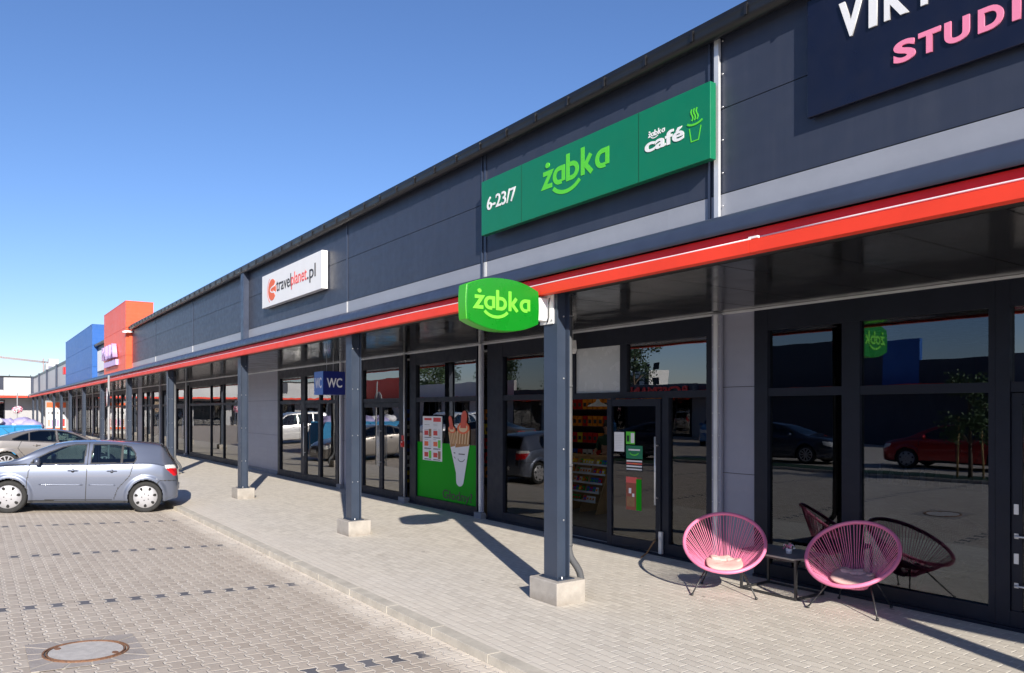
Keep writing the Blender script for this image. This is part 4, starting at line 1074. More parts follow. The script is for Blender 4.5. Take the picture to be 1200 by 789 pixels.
# ------------------------------------------------------------------ blue skip with bags
sk = empty('waste_skip', (-37.2, .3, lotz(.3)), 0, 'bright blue steel skip heaped with lilac and white bags, behind the beige saloon', 'skip')
mb = MB(); hb, ht = 1.3, 2.05; z0, z1 = .15, 1.40; wx = .95
P = lambda y, z, x: (x, y, z)
outer = [(-hb, z0), (hb+1.2, z0), (ht, z1), (-ht, z1)]; inn = [(-hb+.05, z0+.08), (hb-.05, z0+.08), (ht-.06, z1), (-ht+.06, z1)]
for s in (-1, 1): mb.prism(outer, lambda y, z, d, s=s: (s*wx-s*d, y, z), .05, 'skip_blue')
for s in (-1, 1):
    hb_ = hb+1.2 if s > 0 else hb
    mb.add([(-wx+.05, s*hb_, z0), (wx-.05, s*hb_, z0), (wx-.05, s*ht, z1), (-wx+.05, s*ht, z1), (-wx+.05, s*(hb_-.05), z0), (wx-.05, s*(hb_-.05), z0), (wx-.05, s*(ht-.06), z1), (-wx+.05, s*(ht-.06), z1)], [(0, 1, 2, 3), (4, 5, 6, 7), (3, 2, 6, 7)], 'skip_blue')
mb.box((-wx, -hb, z0-.05), (wx, hb+1.2, z0), 'skip_blue'); mb.build('skip_body', sk)
mb = MB()
for s in (-1, 1):
    mb.box((s*(wx+.03), -ht, z1-.02), (s*(wx-.03), ht, z1+.05), 'skip_blue')
    for yy in (-1.1, -.4, .4, 1.1): mb.box((s*wx, yy-.04, z0), (s*(wx+.06), yy+.04, z1-.02), 'skip_blue')
mb.build('skip_rim', sk)
rr = random.Random(5)
def bag(mb, c, r, m):
    vs = []; fs = []; n, k_ = 12, 8; sd_ = rr.random()*9
    for i in range(k_+1):
        th = math.pi*i/k_
        for j in range(n):
            ph = 2*math.pi*j/n; q = r*(1+.16*math.sin(3*ph+sd_)*math.sin(2*th+sd_)+.1*math.sin(5*ph+sd_*2))
            vs.append((c[0]+q*math.sin(th)*math.cos(ph)*1.15, c[1]+q*math.sin(th)*math.sin(ph)*1.2, c[2]+q*math.cos(th)*.72))
    for i in range(k_):
        for j in range(n): fs.append((i*n+j, i*n+(j+1) % n, (i+1)*n+(j+1) % n, (i+1)*n+j))
    mb.add(vs, fs, m, True)
for i in range(15):
    mb = MB(); bag(mb, (0, 0, 0), rr.uniform(.24, .36), 'bag_lilac' if i % 3 else 'bag_white')
    o = mb.build('rubbish_bag', None, loc=(sk.location.x+rr.uniform(-.55, .6), sk.location.y-1.75+i*.25, sk.location.z+1.42+rr.uniform(-.02, .16)))
    tag(o, 'lilac bag heaped in the blue skip' if i % 3 else 'white bag heaped in the blue skip', 'bag', 'lilac bags in the skip' if i % 3 else 'white bags in the skip')

# ------------------------------------------------------------------ wicker chairs
def cord_chair(x, y, face, s, cord, cush, label, name='wicker_chair', group=None, rnd=1):
    rg = random.Random(rnd)
    r0 = empty(name, (x, y, .004), face, label, 'chair', group); r0.scale = (s, s, s)
    # local: front is -Y
    tl = R(37); u = Vector((1, 0, 0)); v = Vector((0, math.cos(tl), math.sin(tl))); c = Vector((0, -.02, .60)); RR = .47
    mb = MB(); 
    egg = lambda q: (1.0, 1.0)
    N = 72; vs = []
    def rim(q): return c+u*math.cos(q)*RR*1.0+v*math.sin(q)*RR*1.02
    pts = [rim(2*math.pi*i/N) for i in range(N)]
    n = 10; w = u.cross(v).normalized(); vs = []; fs = []
    for i in range(N):
        q = 2*math.pi*i/N; dn = (pts[i]-c).normalized()
        for k in range(n):
            p = 2*math.pi*k/n; rr_ = .0215*(1+.05*(i % 2)); vs.append(pts[i]+dn*math.cos(p)*rr_+w*math.sin(p)*rr_)
    for i in range(N):
        for k in range(n): fs.append((i*n+k, i*n+(k+1) % n, ((i+1) % N)*n+(k+1) % n, ((i+1) % N)*n+k))
    mb.add(vs, fs, cord, True); mb.build('rim', r0)
    hc = Vector((0, .06, .235)); hr = .11
    mb = MB()
    NS_ = 84
    for i in range(NS_):
        q = 2*math.pi*(i+.5)/NS_+rg.uniform(-.015, .015); a = rim(q); b = hc+Vector((math.cos(q)*hr*1.15, math.sin(q)*hr*.9, .012*math.sin(q)))
        m_ = (a+b)/2+Vector((0, 0, -.012)) - (a-c).normalized()*.0
        mb.tube([a+Vector((0, 0, 0)), m_, b], .0044, cord, 5, False)
    mb.ring(hc, (1.15, 0, 0), (0, .9, .1), hr, .012, cord, 24, 6)
    mb.ring(hc+Vector((0, 0, .004)), (1.15, 0, 0), (0, .9, .1), hr*.55, .008, cord, 20, 6)
    for k in range(10):
        q = math.pi*k/10; mb.tube([hc+Vector((math.cos(q)*hr*1.1, math.sin(q)*hr*.9, .0)), hc-Vector((math.cos(q)*hr*1.1, math.sin(q)*hr*.9, -.004))], .0045, cord, 5, False)
    mb.build('cord_seat', r0)
    # legs: hoop frame under the bowl + four splayed legs
    feet = [(-.36, -.30), (.36, -.30), (-.28, .34), (.28, .34)]
    for fx, fy in feet:
        top_ = Vector((fx*.55, .06+(fy)*.33, .30 if fy < 0 else .33)); ft = Vector((fx, fy, .012))
        mb = MB(); mb.tube([top_, ft], .0085, 'leg_metal', 8); mb.lathe([(0, -.012), (.016, -.012), (.016, .01), (0, .012)], ft, (0, 0, 1), 'leg_metal', 10); mb.build('leg', r0)
    mb = MB(); mb.tube([(-.20, -.04, .30), (-.06, .0, .225), (.06, .0, .225), (.20, -.04, .30)], .008, 'leg_metal', 8); mb.build('leg_frame', r0); mb = MB(); mb.tube([(-.16, .17, .33), (-.05, .13, .225), (.05, .13, .225), (.16, .17, .33)], .008, 'leg_metal', 8); mb.build('leg_frame', r0)
    # folded cushion
    mb = MB()
    def pil(cx, cy, cz, hx, hy, hz, rot, sx):
        n_, k_ = 26, 12; vs = []; fs = []
        for i in range(k_+1):
            th = math.pi*i/k_
            for j in range(n_):
                ph = 2*math.pi*j/n_
                e = .55; sc_ = lambda t: math.copysign(abs(t)**e, t)
                X = hx*sc_(math.sin(th)*math.cos(ph)) if abs(math.sin(th)) > 1e-6 else 0; Y = hy*sc_(math.sin(th)*math.sin(ph)) if abs(math.sin(th)) > 1e-6 else 0
                Z = hz*math.cos(th)*(1-.35*math.exp(-((X/hx)**2)*9))*(1+.12*math.sin(ph*3+sx))
                vs.append((cx+X*math.cos(rot)-Y*math.sin(rot), cy+X*math.sin(rot)+Y*math.cos(rot), cz+Z+.55*(Y*.35)**1+.10*(abs(X)/hx)**2*.3))
        for i in range(k_):
            for j in range(n_): fs.append((i*n_+j, i*n_+(j+1) % n_, (i+1)*n_+(j+1) % n_, (i+1)*n_+j))
        mb.add(vs, fs, cush, True)
    pil(0, .0, .322, .215, .165, .036, .1, 1); 
    cu = mb.build('cushion_base', None); cu.name = 'seat_cushion'
    mb = MB(); pil(-.05, .11, .365, .12, .06, .036, .3, 2); pil(.11, .08, .355, .085, .055, .03, -.4, 4)
    o2 = mb.build('fold', cu)
    cu.parent = None; cu.location = r0.location; cu.rotation_euler = r0.rotation_euler; cu.scale = r0.scale
    return r0, cu
GC = 'pink cord chairs outside the salon'
c1, k1 = cord_chair(-5.93, 7.26, R(38), .98, 'cord_pink', 'cushion', 'round pink cord chair left of the small table, close to the shop door', group=GC, rnd=1)
tag(k1, 'pale pink folded cushion lying in the left pink chair', 'cushion')
c2, k2 = cord_chair(-4.62, 7.76, R(10), 1.0, 'cord_pink', 'cushion', 'round pink cord chair right of the small table, in front of the salon window', group=GC, rnd=2)
tag(k2, 'pale pink rumpled cushion lying in the right pink chair', 'cushion')
c3, k3 = cord_chair(-4.35, 9.25, R(25), .98, 'cord_black', 'cushion_olive', 'black cord chair standing inside the salon behind the glass', name='black_chair', rnd=3)
tag(k3, 'olive cushion lying in the black chair behind the glass', 'cushion')
# low table
tb = empty('side_table', (-5.55, 7.82, .0), 0, 'low grey-topped side table with black box frame between the two pink chairs', 'table')
mb = MB(); mb.prism([(-.42, -.30), (.36, -.30), (.44, -.12), (.44, .12), (.36, .30), (-.42, .30)], lambda x, y, d: (x, y, .455+d), .02, 'table_top'); mb.build('table_top', tb, bevel=.003)
for sx in (-.37, .37):
    for sy in (-.26, .26):
        mb = MB(); mb.box((sx-.013, sy-.013, .004), (sx+.013, sy+.013, .454), 'leg_metal'); mb.build('leg', tb)
mb = MB()
for sy in (-.26, .26):
    for z_ in (.006, .43): mb = MB(); mb.box((-.356, sy-.012, z_), (.356, sy+.012, z_+.023), 'leg_metal'); mb.build('rail', tb)
for sx in (-.37, .37): mb = MB(); mb.box((sx-.012, -.246, .006), (sx+.012, .246, .030), 'leg_metal'); mb.build('rail', tb)
fp = empty('flower_pot', (-5.42, 7.78, .475), 0, 'tiny white pot with pink blossoms on the low side table', 'flower pot')
mb = MB(); mb.lathe([(0, 0), (.030, 0), (.038, .055), (.034, .058), (.030, .045), (0, .045)], (0, 0, 0), (0, 0, 1), 'white', 20); mb.build('pot', fp)
mb = MB(); rr = random.Random(2)
for i in range(26):
    p = Vector((rr.uniform(-.05, .05), rr.uniform(-.04, .04), rr.uniform(.055, .10))); q = Vector((rr.uniform(-1, 1), rr.uniform(-1, 1), rr.uniform(0, 1))).normalized()
    mb.lathe([(0, 0), (.012, .004), (.015, .009)], p, q, 'pink' if i % 3 else 'white', 6)
mb.build('blossoms', fp)
# door prop on the pavement
mb = MB(); dx = X8(776); mb.tube([(dx-.02, YW-.10, .26), (dx-.03, YW-.16, .20), (dx-.04, YW-.28, .06), (dx-.05, YW-.36, .02), (dx-.02, YW-.40, .025)], .012, 'wood', 8)
mb.tube([(dx-.02, YW-.10, .26), (dx+.02, YW-.13, .235)], .014, 'rubber', 8)
tag(mb.build('door_prop'), 'short bent brown stick propping the shop door at its foot', 'door stop')
mb = MB(); mb.box((dx-.01, YW-.07, .04), (dx+.05, YW-.03, .36), 'galv'); mb.build('kick_plate', bld)

# ------------------------------------------------------------------ convenience store inside
mat('shelf', (.06, .055, .05), .6); mat('counter_green', (.02, .30, .03), .5); mat('counter_blue', (.04, .25, .55), .5)
pk = []
for nm, c_ in (('pk_orange', (.75, .25, .03)), ('pk_red', (.6, .03, .03)), ('pk_yellow', (.75, .6, .05)), ('pk_blue', (.05, .12, .5)), ('pk_white', (.7, .7, .7)), ('pk_green', (.05, .35, .06))): mat(nm, c_, .25); pk.append(nm)
mat('wood_light', (.45, .28, .13), .6, var=.15, vscale=6)
sx0 = -12.4
cu = empty('snack_stand', (sx0, 10.6, .03), 0, 'stepped wooden snack stand with full rows inside the open shop doorway', 'shelf')
mb = MB()
for k in range(5): mb.box((-.75, -.30+.09*k, .22+.18*k), (.75, -.08+.09*k, .235+.18*k), 'wood_light'); mb.box((-.75, -.305+.09*k, .22+.18*k), (.75, -.30+.09*k, .26+.18*k), 'white')
mb.build('shelf_boards', cu)
for s in (-.77, -.24, .27, .77):
    mb = MB(); mb.prism([(-.32, .0), (.42, .0), (.42, 1.12), (.12, 1.12)], lambda y, z, d, s=s: (s-.012+d, y, z), .024, 'wood_light'); mb.build('side_panel', cu)
rr = random.Random(11); proto = {}
cols_lab = {'pk_orange': 'orange', 'pk_red': 'red', 'pk_yellow': 'yellow', 'pk_blue': 'blue', 'pk_white': 'white', 'pk_green': 'green'}
for k in range(5):
    x_ = -.70; cm = rr.choice(pk)
    while x_ < .70:
        if rr.random() < .45: cm = rr.choice(pk)
        if not any(abs(x_-s) < .045 for s in (-.77, -.24, .27, .77)):
            if cm not in proto:
                mb = MB(); mb.add([(-.036, -.02, 0), (.036, -.02, 0), (.036, .02, 0), (-.036, .02, 0), (-.04, -.004, .11), (.04, -.004, .11), (.04, .004, .11), (-.04, .004, .11)], [(0, 1, 2, 3), (4, 5, 6, 7), (0, 1, 5, 4), (1, 2, 6, 5), (2, 3, 7, 6), (3, 0, 4, 7)], cm); mb.add([(-.026, -.0185, .03), (.026, -.0185, .03), (.026, -.0105, .075), (-.026, -.0105, .075)], [(0, 1, 2, 3)], pk[(pk.index(cm)+2) % 6]); o = mb.build('snack_packet'); proto[cm] = o
            else: o = proto[cm].copy(); COL.objects.link(o)
            o.location = (sx0+x_, 10.6-.24+.09*k, .03+.237+.18*k); o.rotation_euler = (R(-12), 0, rr.uniform(-.15, .15))
            tag(o, '%s snack packet in the rows of the wooden stand' % cols_lab[cm], 'packet', '%s snack packets on the stand' % cols_lab[cm])
        x_ += .088
mat('added_lamp_strip', (.8, .8, .8), .5, emit=(1, .93, .82), estr=3.2)  # ceiling strips added to brighten the store inside, no such source visible
for lx, ly in ((-13.6, 10.6), (-12.0, 12.4), (-15.4, 12.6), (-10.2, 10.4)):
    mb = MB(); mb.box((-.7, -.06, -.05), (.7, .06, 0), 'white'); mb.box((-.68, -.045, -.056), (.68, .045, -.051), 'added_lamp_strip')
    tag(mb.build('added_ceiling_lamp', loc=(lx, ly, 3.28)), 'added ceiling strip lamp, unseen, brightening the inside of the convenience store', 'lamp', 'added strip lamps brightening the store')
# back shelf with cartons
bs2 = empty('wall_shelf', (-15.2, 13.75, .03), 0, 'dark wall shelf with boxed goods at the back of the shop', 'shelf')
mb = MB()
for z_ in (.3, .75, 1.2, 1.65, 2.1, 2.5): mb.box((-2.6, -.2, z_), (2.6, .2, z_+.025), 'shelf')
mb.box((-2.6, .2, 0), (2.6, .24, 2.7), 'shelf'); mb.build('shelf_boards', bs2)
pr2 = {}
for zi, z_ in enumerate((.3, .75, 1.2, 1.65, 2.1)):
    x_ = -2.5; cm = 'pk_orange'
    while x_ < 2.5:
        if zi >= 3: cm = 'pk_orange' if rr.random() < .8 else 'pk_red'
        elif rr.random() < .4: cm = rr.choice(pk)
        if cm not in pr2:
            mb = MB(); mb.box((-.085, -.1, 0), (.085, .1, .27), cm); mb.box((-.06, -.101, .07), (.06, -.1005, .18), 'shelf'); o = mb.build('carton', bevel=.004); pr2[cm] = o
        else: o = pr2[cm].copy(); COL.objects.link(o)
        o.location = (bs2.location.x+x_, bs2.location.y-.06, bs2.location.z+z_+.026)
        tag(o, '%s carton on the dark shelf at the back of the shop' % cols_lab[cm], 'carton', '%s cartons on the back shelf' % cols_lab[cm]); x_ += .21
ct = empty('shop_counter', (-14.2, 12.05, .03), 0, 'dark shop counter with wooden top behind the snack stand', 'counter')
mb = MB(); mb.box((-1.3, -.3, 0), (1.3, .3, .98), 'shelf'); mb.build('counter_body', ct); mb = MB(); mb.box((-1.35, -.35, .982), (1.35, .35, 1.02), 'wood_light'); mb.build('counter_top', ct)
lp = empty('pendant_lamp', (-12.25, 10.9, 2.52), 0, 'white enamel pendant lamp shade hanging inside the open shop doorway', 'lamp')
mb = MB(); mb.lathe([(.02, .0), (.035, -.02), (.05, -.06), (.22, -.14), (.225, -.155), (.215, -.155), (.05, -.07), (.0, -.06)], (0, 0, -.15), (0, 0, 1), 'white', 28); mb.build('lamp_shade', lp)
mb = MB(); mb.tube([(0, 0, -.15), (0, 0, .77)], .006, 'black', 6); mb.build('cord', lp)
# machines near the left pane, blue display by the right pane
cf = empty('coffee_machine', (-11.9, 9.1, .03), 0, 'green coffee station with a white dispenser behind the left pane of the shop', 'coffee machine')
mb = MB(); mb.box((-.35, -.3, 0), (.35, .3, .95), 'counter_green'); mb.build('cabinet', cf); mb = MB(); mb.box((-.25, -.22, .96), (.2, .22, 1.55), 'white'); mb.box((-.2, -.24, 1.1), (.15, -.221, 1.3), 'black'); mb.box((-.35, -.28, 1.6), (.35, -.2, 1.75), 'counter_green'); mb.box((-.30, -.1, 1.5), (-.27, -.05, 1.75), 'galv'); mb.build('dispenser', cf)
bd = empty('display_cabinet', (X8(803), 8.85, .03), 0, 'blue and green display cabinet behind the right pane of the shop', 'display')
mb = MB(); mb.box((-.6, -.2, 0), (.6, .2, .55), 'counter_green'); mb.build('lower_panel', bd); mb = MB(); mb.box((-.6, -.19, .555), (.6, .2, 1.12), 'counter_blue')
for k in range(3):
    for j in range(2): mb.box((-.2+.2*k, -.193, .78+.15*j), (-.06+.2*k, -.191, .90+.15*j), 'shelf' if (k+j) % 2 else 'galv')
mb.build('upper_panel', bd)
# salon inside: bench with bottles
bt = empty('bottle_shelf', (-5.4, 10.4, .03), 0, 'dark low shelf with bottles inside the salon', 'shelf')
mb = MB(); mb.box((-1.6, -.2, .0), (1.6, .2, 1.1), 'shelf'); mb.build('cabinet', bt)
for i in range(14):
    mb = MB(); hh = rr.uniform(.16, .28); m_ = rr.choice(['frost', 'galv', 'counter_green', 'black', 'white', 'glass_blue'])
    mb.lathe([(0, 0), (.035, 0), (.036, hh*.6), (.014, hh*.78), (.014, hh), (0, hh)], (0, 0, 0), (0, 0, 1), m_, 14)
    o = mb.build('bottle', loc=(bt.location.x-1.4+i*.2, bt.location.y+rr.uniform(-.08, .08), bt.location.z+1.101)); tag(o, 'small bottle on the low shelf behind the salon glass', 'bottle', 'bottles on the salon shelf')
# goods row on the left wall of the store
ws2 = empty('goods_shelf', (-18.0, 11.4, .03), R(90), 'shelf of bottles and boxes along the side wall of the shop', 'shelf')
mb = MB()
for z_ in (.2, .6, 1.0, 1.4, 1.8, 2.2): mb.box((-2.4, -.2, z_), (2.4, .2, z_+.025), 'shelf')
mb.box((-2.4, .2, 0), (2.4, .24, 2.5), 'shelf'); mb.build('shelf_boards', ws2)
for z_ in (.2, .6, 1.0, 1.4, 1.8):
    y_ = -2.3
    while y_ < 2.3:
        cm = rr.choice(list(pr2)); o = pr2[cm].copy(); COL.objects.link(o); o.scale = (.8, 1, 1.1); o.rotation_euler = (0, 0, R(90))
        o.location = (-17.92, 11.4+y_, .03+z_+.026); o['label'] = '%s carton on the side shelf of the shop' % cols_lab[cm]; o['group'] = '%s cartons on the side shelf' % cols_lab[cm]; y_ += .19
# person behind the counter
def person(x, y, face):
    me = bpy.data.meshes.new('person')
    J = [((0, 0, .95), .135), ((0, 0, 1.15), .125), ((0, 0, 1.36), .15), ((0, -.0, 1.48), .07), ((0, -.01, 1.56), .055), ((0, -.015, 1.64), .085), ((0, -.01, 1.74), .085),
         ((.19, 0, 1.42), .062), ((.26, -.03, 1.16), .045), ((.20, -.26, 1.08), .036), ((.14, -.40, 1.08), .028),
         ((-.19, 0, 1.42), .062), ((-.26, -.02, 1.16), .045), ((-.22, -.25, 1.06), .036), ((-.16, -.40, 1.05), .028),
         ((.10, 0, .88), .095), ((.11, -.02, .48), .062), ((.11, 0, .09), .042), ((.12, -.16, .04), .032),
         ((-.10, 0, .88), .095), ((-.11, -.02, .48), .062), ((-.11, 0, .09), .042), ((-.12, -.16, .04), .032)]
    E = [(0, 1), (1, 2), (2, 3), (3, 4), (4, 5), (5, 6), (2, 7), (7, 8), (8, 9), (9, 10), (2, 11), (11, 12), (12, 13), (13, 14), (0, 15), (15, 16), (16, 17), (17, 18), (0, 19), (19, 20), (20, 21), (21, 22)]
    vs = [Vector(j[0]) for j in J]; rs = [j[1] for j in J]
    for s, wv in ((1, 10), (-1, 14)):              # hands with five fingers
        wp = vs[wv]; base = len(vs); d = Vector((-s*.35, -.93, 0)).normalized(); sd_ = Vector((.93*s, -.35*s*s, 0)).normalized()
        vs.append(wp+d*.07); rs.append(.026); E.append((wv, base))
        for k, (off, ln) in enumerate(((-.028, .058), (-.010, .07), (.010, .068), (.028, .052))):
            a = len(vs); vs.append(wp+d*.105+sd_*off); rs.append(.0095); vs.append(wp+d*(.105+ln)+sd_*off*1.2+Vector((0, 0, -.02))); rs.append(.008); E += [(base, a), (a, a+1)]
        a = len(vs); vs.append(wp+d*.05-sd_*.045); rs.append(.011); vs.append(wp+d*.09-sd_*.062+Vector((0, 0, -.01))); rs.append(.009); E += [(wv, a), (a, a+1)]
    me.from_pydata(vs, E, []); o = bpy.data.objects.new('person', me); COL.objects.link(o)
    sk_ = o.modifiers.new('s', 'SKIN'); sub = o.modifiers.new('u', 'SUBSURF'); sub.levels = 2; sub.render_levels = 2
    for i, r_ in enumerate(rs): me.skin_vertices[0].data[i].radius = (r_, r_)
    me.skin_vertices[0].data[0].use_root = True
    dg = bpy.context.evaluated_depsgraph_get(); m2 = bpy.data.meshes.new_from_object(o.evaluated_get(dg)); o.modifiers.clear(); o.data = m2
    for n_ in ('skin', 'shirt_green', 'trousers'): m2.materials.append(MATS[n_])
    for p in m2.polygons:
        c_ = p.center; p.use_smooth = True
        p.material_index = 2 if c_.z < .98 and abs(c_.x) < .2 and c_.y > -.2 else (1 if c_.z < 1.5 and not (c_.y < -.10) else 0)
        if c_.z < .12: p.material_index = 2
    o.location = (x, y, .03); o.rotation_euler = (0, 0, face)
    mb = MB(); 
    vs_ = []; fs_2 = []; n_, k_ = 20, 8
    for i in range(k_+1):
        th = math.pi*.62*i/k_
        for j in range(n_):
            ph = 2*math.pi*j/n_; vs_.append((.098*math.sin(th)*math.cos(ph), .012+.105*math.sin(th)*math.sin(ph)+.012, 1.715+.125*math.cos(th)))
    for i in range(k_):
        for j in range(n_): fs_2.append((i*n_+j, i*n_+(j+1) % n_, (i+1)*n_+(j+1) % n_, (i+1)*n_+j))
    mb.add(vs_, fs_2, 'hair', True); mb.build('hair', o)
    mb = MB()
    for s in (-1, 1): mb.lathe([(0, .006), (.008, .004), (.010, 0)], (s*.032, -.098, 1.70), (0, -1, 0), 'ink', 8); mb.lathe([(0, .01), (.018, .004), (.02, 0)], (s*.098, .0, 1.68), (s, 0, 0), 'skin', 8)
    mb.add([(0, -.098, 1.71), (-.014, -.096, 1.665), (.014, -.096, 1.665), (0, -.122, 1.668)], [(0, 1, 3), (0, 3, 2), (1, 2, 3)], 'skin'); mb.box((-.025, -.1, 1.635), (.025, -.094, 1.642), 'lamp_red'); mb.build('face', o)
    return tag(o, 'shop assistant in a dark green shirt standing behind the counter, hands forward', 'person')
person(-14.0, 12.75, R(25))

# ------------------------------------------------------------------ street things
sp = empty('sign_post', (-27.6, 3.64, 0), 0, 'thin galvanised post with a round traffic sign seen from its edge, at the kerb', 'sign post')
mb = MB(); mb.tube([(0, 0, -.1), (0, 0, 3.25)], .033, 'post_grey', 12); mb.build('post', sp)
mb = MB(); mb.lathe([(0, 0), (.30, 0), (.30, .012), (0, .012)], (0, -.05, 2.55), (-.08, -.99, 0), 'galv', 32); mb.lathe([(.0, .0125), (.285, .0125)], (0, -.05, 2.55), (-.08, -.99, 0), 'red', 32); mb.lathe([(.0, .0135), (.21, .0135)], (0, -.05, 2.55), (-.08, -.99, 0), 'white', 32); mb.build('round_sign', sp)
yp = 6.1; xp = -76.
ad = empty('poster_case', (xp, yp, 0), R(0), 'free-standing lit poster case with orange headed advert under the far canopy', 'poster')
mb = MB(); mb.box((-.12, -.9, .25), (.12, .9, 2.9), 'post_grey'); mb.box((-.1, -.75, 0), (.1, .75, .25), 'panel_white'); mb.build('case', ad)
mb = MB(); mb.box((.121, -.8, .4), (.126, .62, 2.75), 'paper'); mb.box((.127, -.8, 2.3), (.13, .62, 2.75), 'tp_orange'); mb.box((.127, -.8, .4), (.13, .62, .6), 'tp_orange')
rr = random.Random(4)
for k in range(6):
    y_ = -.7+k*.22; mb.box((.127, y_, .7), (.129, y_+.14, 1.2+rr.random()*.4), ['skin', 'violet', 'cube_blue', 'pink', 'wood', 'red'][k]); mb.box((.127, y_+.02, 1.75), (.129, y_+.11, 1.95), 'ink')
mb.build('advert', ad)
# flower ball on post
fl = empty('flower_tower', (-52, 2.2, lotz(2.2)), 0, 'pink and white flower ball on a thin post beyond the parked cars', 'flowers')
mb = MB(); mb.tube([(0, 0, 0), (0, 0, 3.1)], .03, 'post_grey', 8); mb.build('post', fl)
mb = MB(); rr = random.Random(9)
for i in range(260):
    p = Vector((rr.gauss(0, 1), rr.gauss(0, 1), rr.gauss(0, .6))).normalized()*rr.uniform(.14, .25); p.z *= .8
    mb.lathe([(0, 0), (.035, .01), (.05, .03)], p+Vector((0, 0, 2.15)), p.normalized(), 'pink' if i % 2 else 'white', 5)
mb.build('blossoms', fl)
# end building (white)
eb = empty('white_shop_building', (XL, 0, 0), 0, 'white low retail building closing the car park at the far left', 'building')
xe = -1.0
mb = MB(); zz = [3.6, 5.75]
for k in range(12):
    y1_ = 6.0-k*3.0; y0_ = y1_-3.0; m = 'panel_navy' if k in (1, 2, 6, 7) else 'panel_white'
    mb.box((xe-.2, y0_+.01, 3.62), (xe, y1_-.01, 4.3 if m == 'panel_navy' else 5.7), 'panel_white')
    if m == 'panel_navy': mb.box((xe-.2, y0_+.01, 4.31), (xe+.01, y1_-.01, 5.7), m)
mb.box((xe-.3, -30, 3.6), (xe-.21, 6, 5.68), 'black'); mb.build('upper_wall', eb)
mb = MB(); mb.box((xe-.35, -30, 5.705), (xe+.08, 6, 5.85), 'gutter')
for k in range(18): mb.box((xe-.05, 5.5-k*2, 5.85), (xe+.0, 5.56-k*2, 6.0), 'gutter')
mb.build('roof_edge', eb)
mb = MB(); mb.box((1.5, -30, 3.44), (1.6, 5.1, 3.66), 'band_red'); mb.build('red_fascia', eb)
mb = MB(); mb.box((xe, -30, 3.5), (1.49, 6, 3.62), 'flashing'); mb.build('canopy', eb)
mb = MB(); mb.box((xe-.3, -30, 0), (xe-.1, 8.4, 3.5), 'panel_lightgrey'); mb.build('lower_wall', eb)
for k in range(6):
    y_ = -.5-k*4.6; mb = MB(); mb.box((xe-.098, y_, .1), (xe-.02, y_+3.6, 3.2), 'frame'); w_ = mb.build('shop_window', eb); mb = MB()
    for j in range(3): mb.box((xe-.019, y_+.1+j*1.17, .3), (xe-.01, y_+1.16+j*1.17, 3.1), 'glass_shop')
    mb.build('pane', w_)
for k in range(5):
    y_ = 1.5-k*6; mb = MB(); mb.box((1.2, y_-.12, .25), (1.4, y_+.12, 3.5), 'steel_blue'); c = mb.build('column', eb); mb = MB(); mb.box((1.05, y_-.25, -.1), (1.55, y_+.25, .25), 'concrete'); mb.build('base_block', c)
# opposite row (behind the camera, mirrored in the glass)
ob = empty('opposite_shop_row', (-30, -26, 0), 0, 'dark navy and white retail row across the car park, mirrored in the windows', 'building')
mb = MB()
def seg(xa_, xb_, m, z1_=5.6):
    mb.box((xa_+30, -.3, 3.5), (xb_+30, 0, z1_), m)
seg(-21.5, 14, 'panel_navy', 4.9); seg(-23.6, -21.5, 'panel_blue', 6.1); seg(-34, -23.6, 'panel_navy', 6.3); seg(-60, -34, 'panel_navy', 4.0); seg(-83, -60, 'panel_white', 5.0); seg(-96, -83, 'band_red', 6.0); seg(-99, -96, 'panel_white', 5.0)
mb.build('upper_wall', ob)
mb = MB(); mb.box((-4, -.25, 0), (44, -.02, 3.5), 'panel_navy'); mb.box((-69, -.25, 0), (-4, -.02, 3.5), 'panel_lightgrey'); mb.build('lower_wall', ob)
for k in range(11):
    x_ = -66+k*6; mb = MB(); mb.box((x_, -.019, .1), (x_+4.2, .05, 3.1), 'frame'); w_ = mb.build('shop_window', ob); mb = MB()
    for j in range(3): mb.box((x_+.1+j*1.37, .051, .3), (x_+1.35+j*1.37, .058, 3.0), 'glass_shop')
    mb.build('pane', w_)
mb = MB(); mb.box((-69, .0, 3.3), (14, 1.2, 3.5), 'band_red'); mb.build('red_fascia', ob)
os_ = empty('shop_lettering_sign', (-40, -24.4, 3.2), 0, 'red shop lettering on the roof edge of the opposite row, mirrored above the doorway', 'sign')
text('lettering', 'ROSSMANN', 6.6, .62, lambda x, y, d: (3.3-x, .05+d, y), 'red', os_, .1, bold=.03)
mb = MB(); mb.box((-4, -.3, -.12), (4, .0, .78), 'panel_navy'); mb.build('sign_board', os_)
# white apartment blocks behind the opposite row
for (x_, y_, w_, h_) in ((-128, -100, 26, 10.5),):
    ab = empty('apartment_block', (x_, y_, 0), 0, 'white apartment block far behind the opposite row, mirrored above the doorway', 'building')
    mb = MB(); mb.box((-w_/2, -6, 0), (w_/2, 0, h_), 'panel_white'); mb.build('wall', ab)
    for k in range(10):
        for j in range(4): mb = MB(); mb.box((-w_/2+1+k*2.9, .0, 1.2+j*3.1), (-w_/2+2.6+k*2.9, .05, 2.7+j*3.1), 'frame'); mb.build('window', ab)
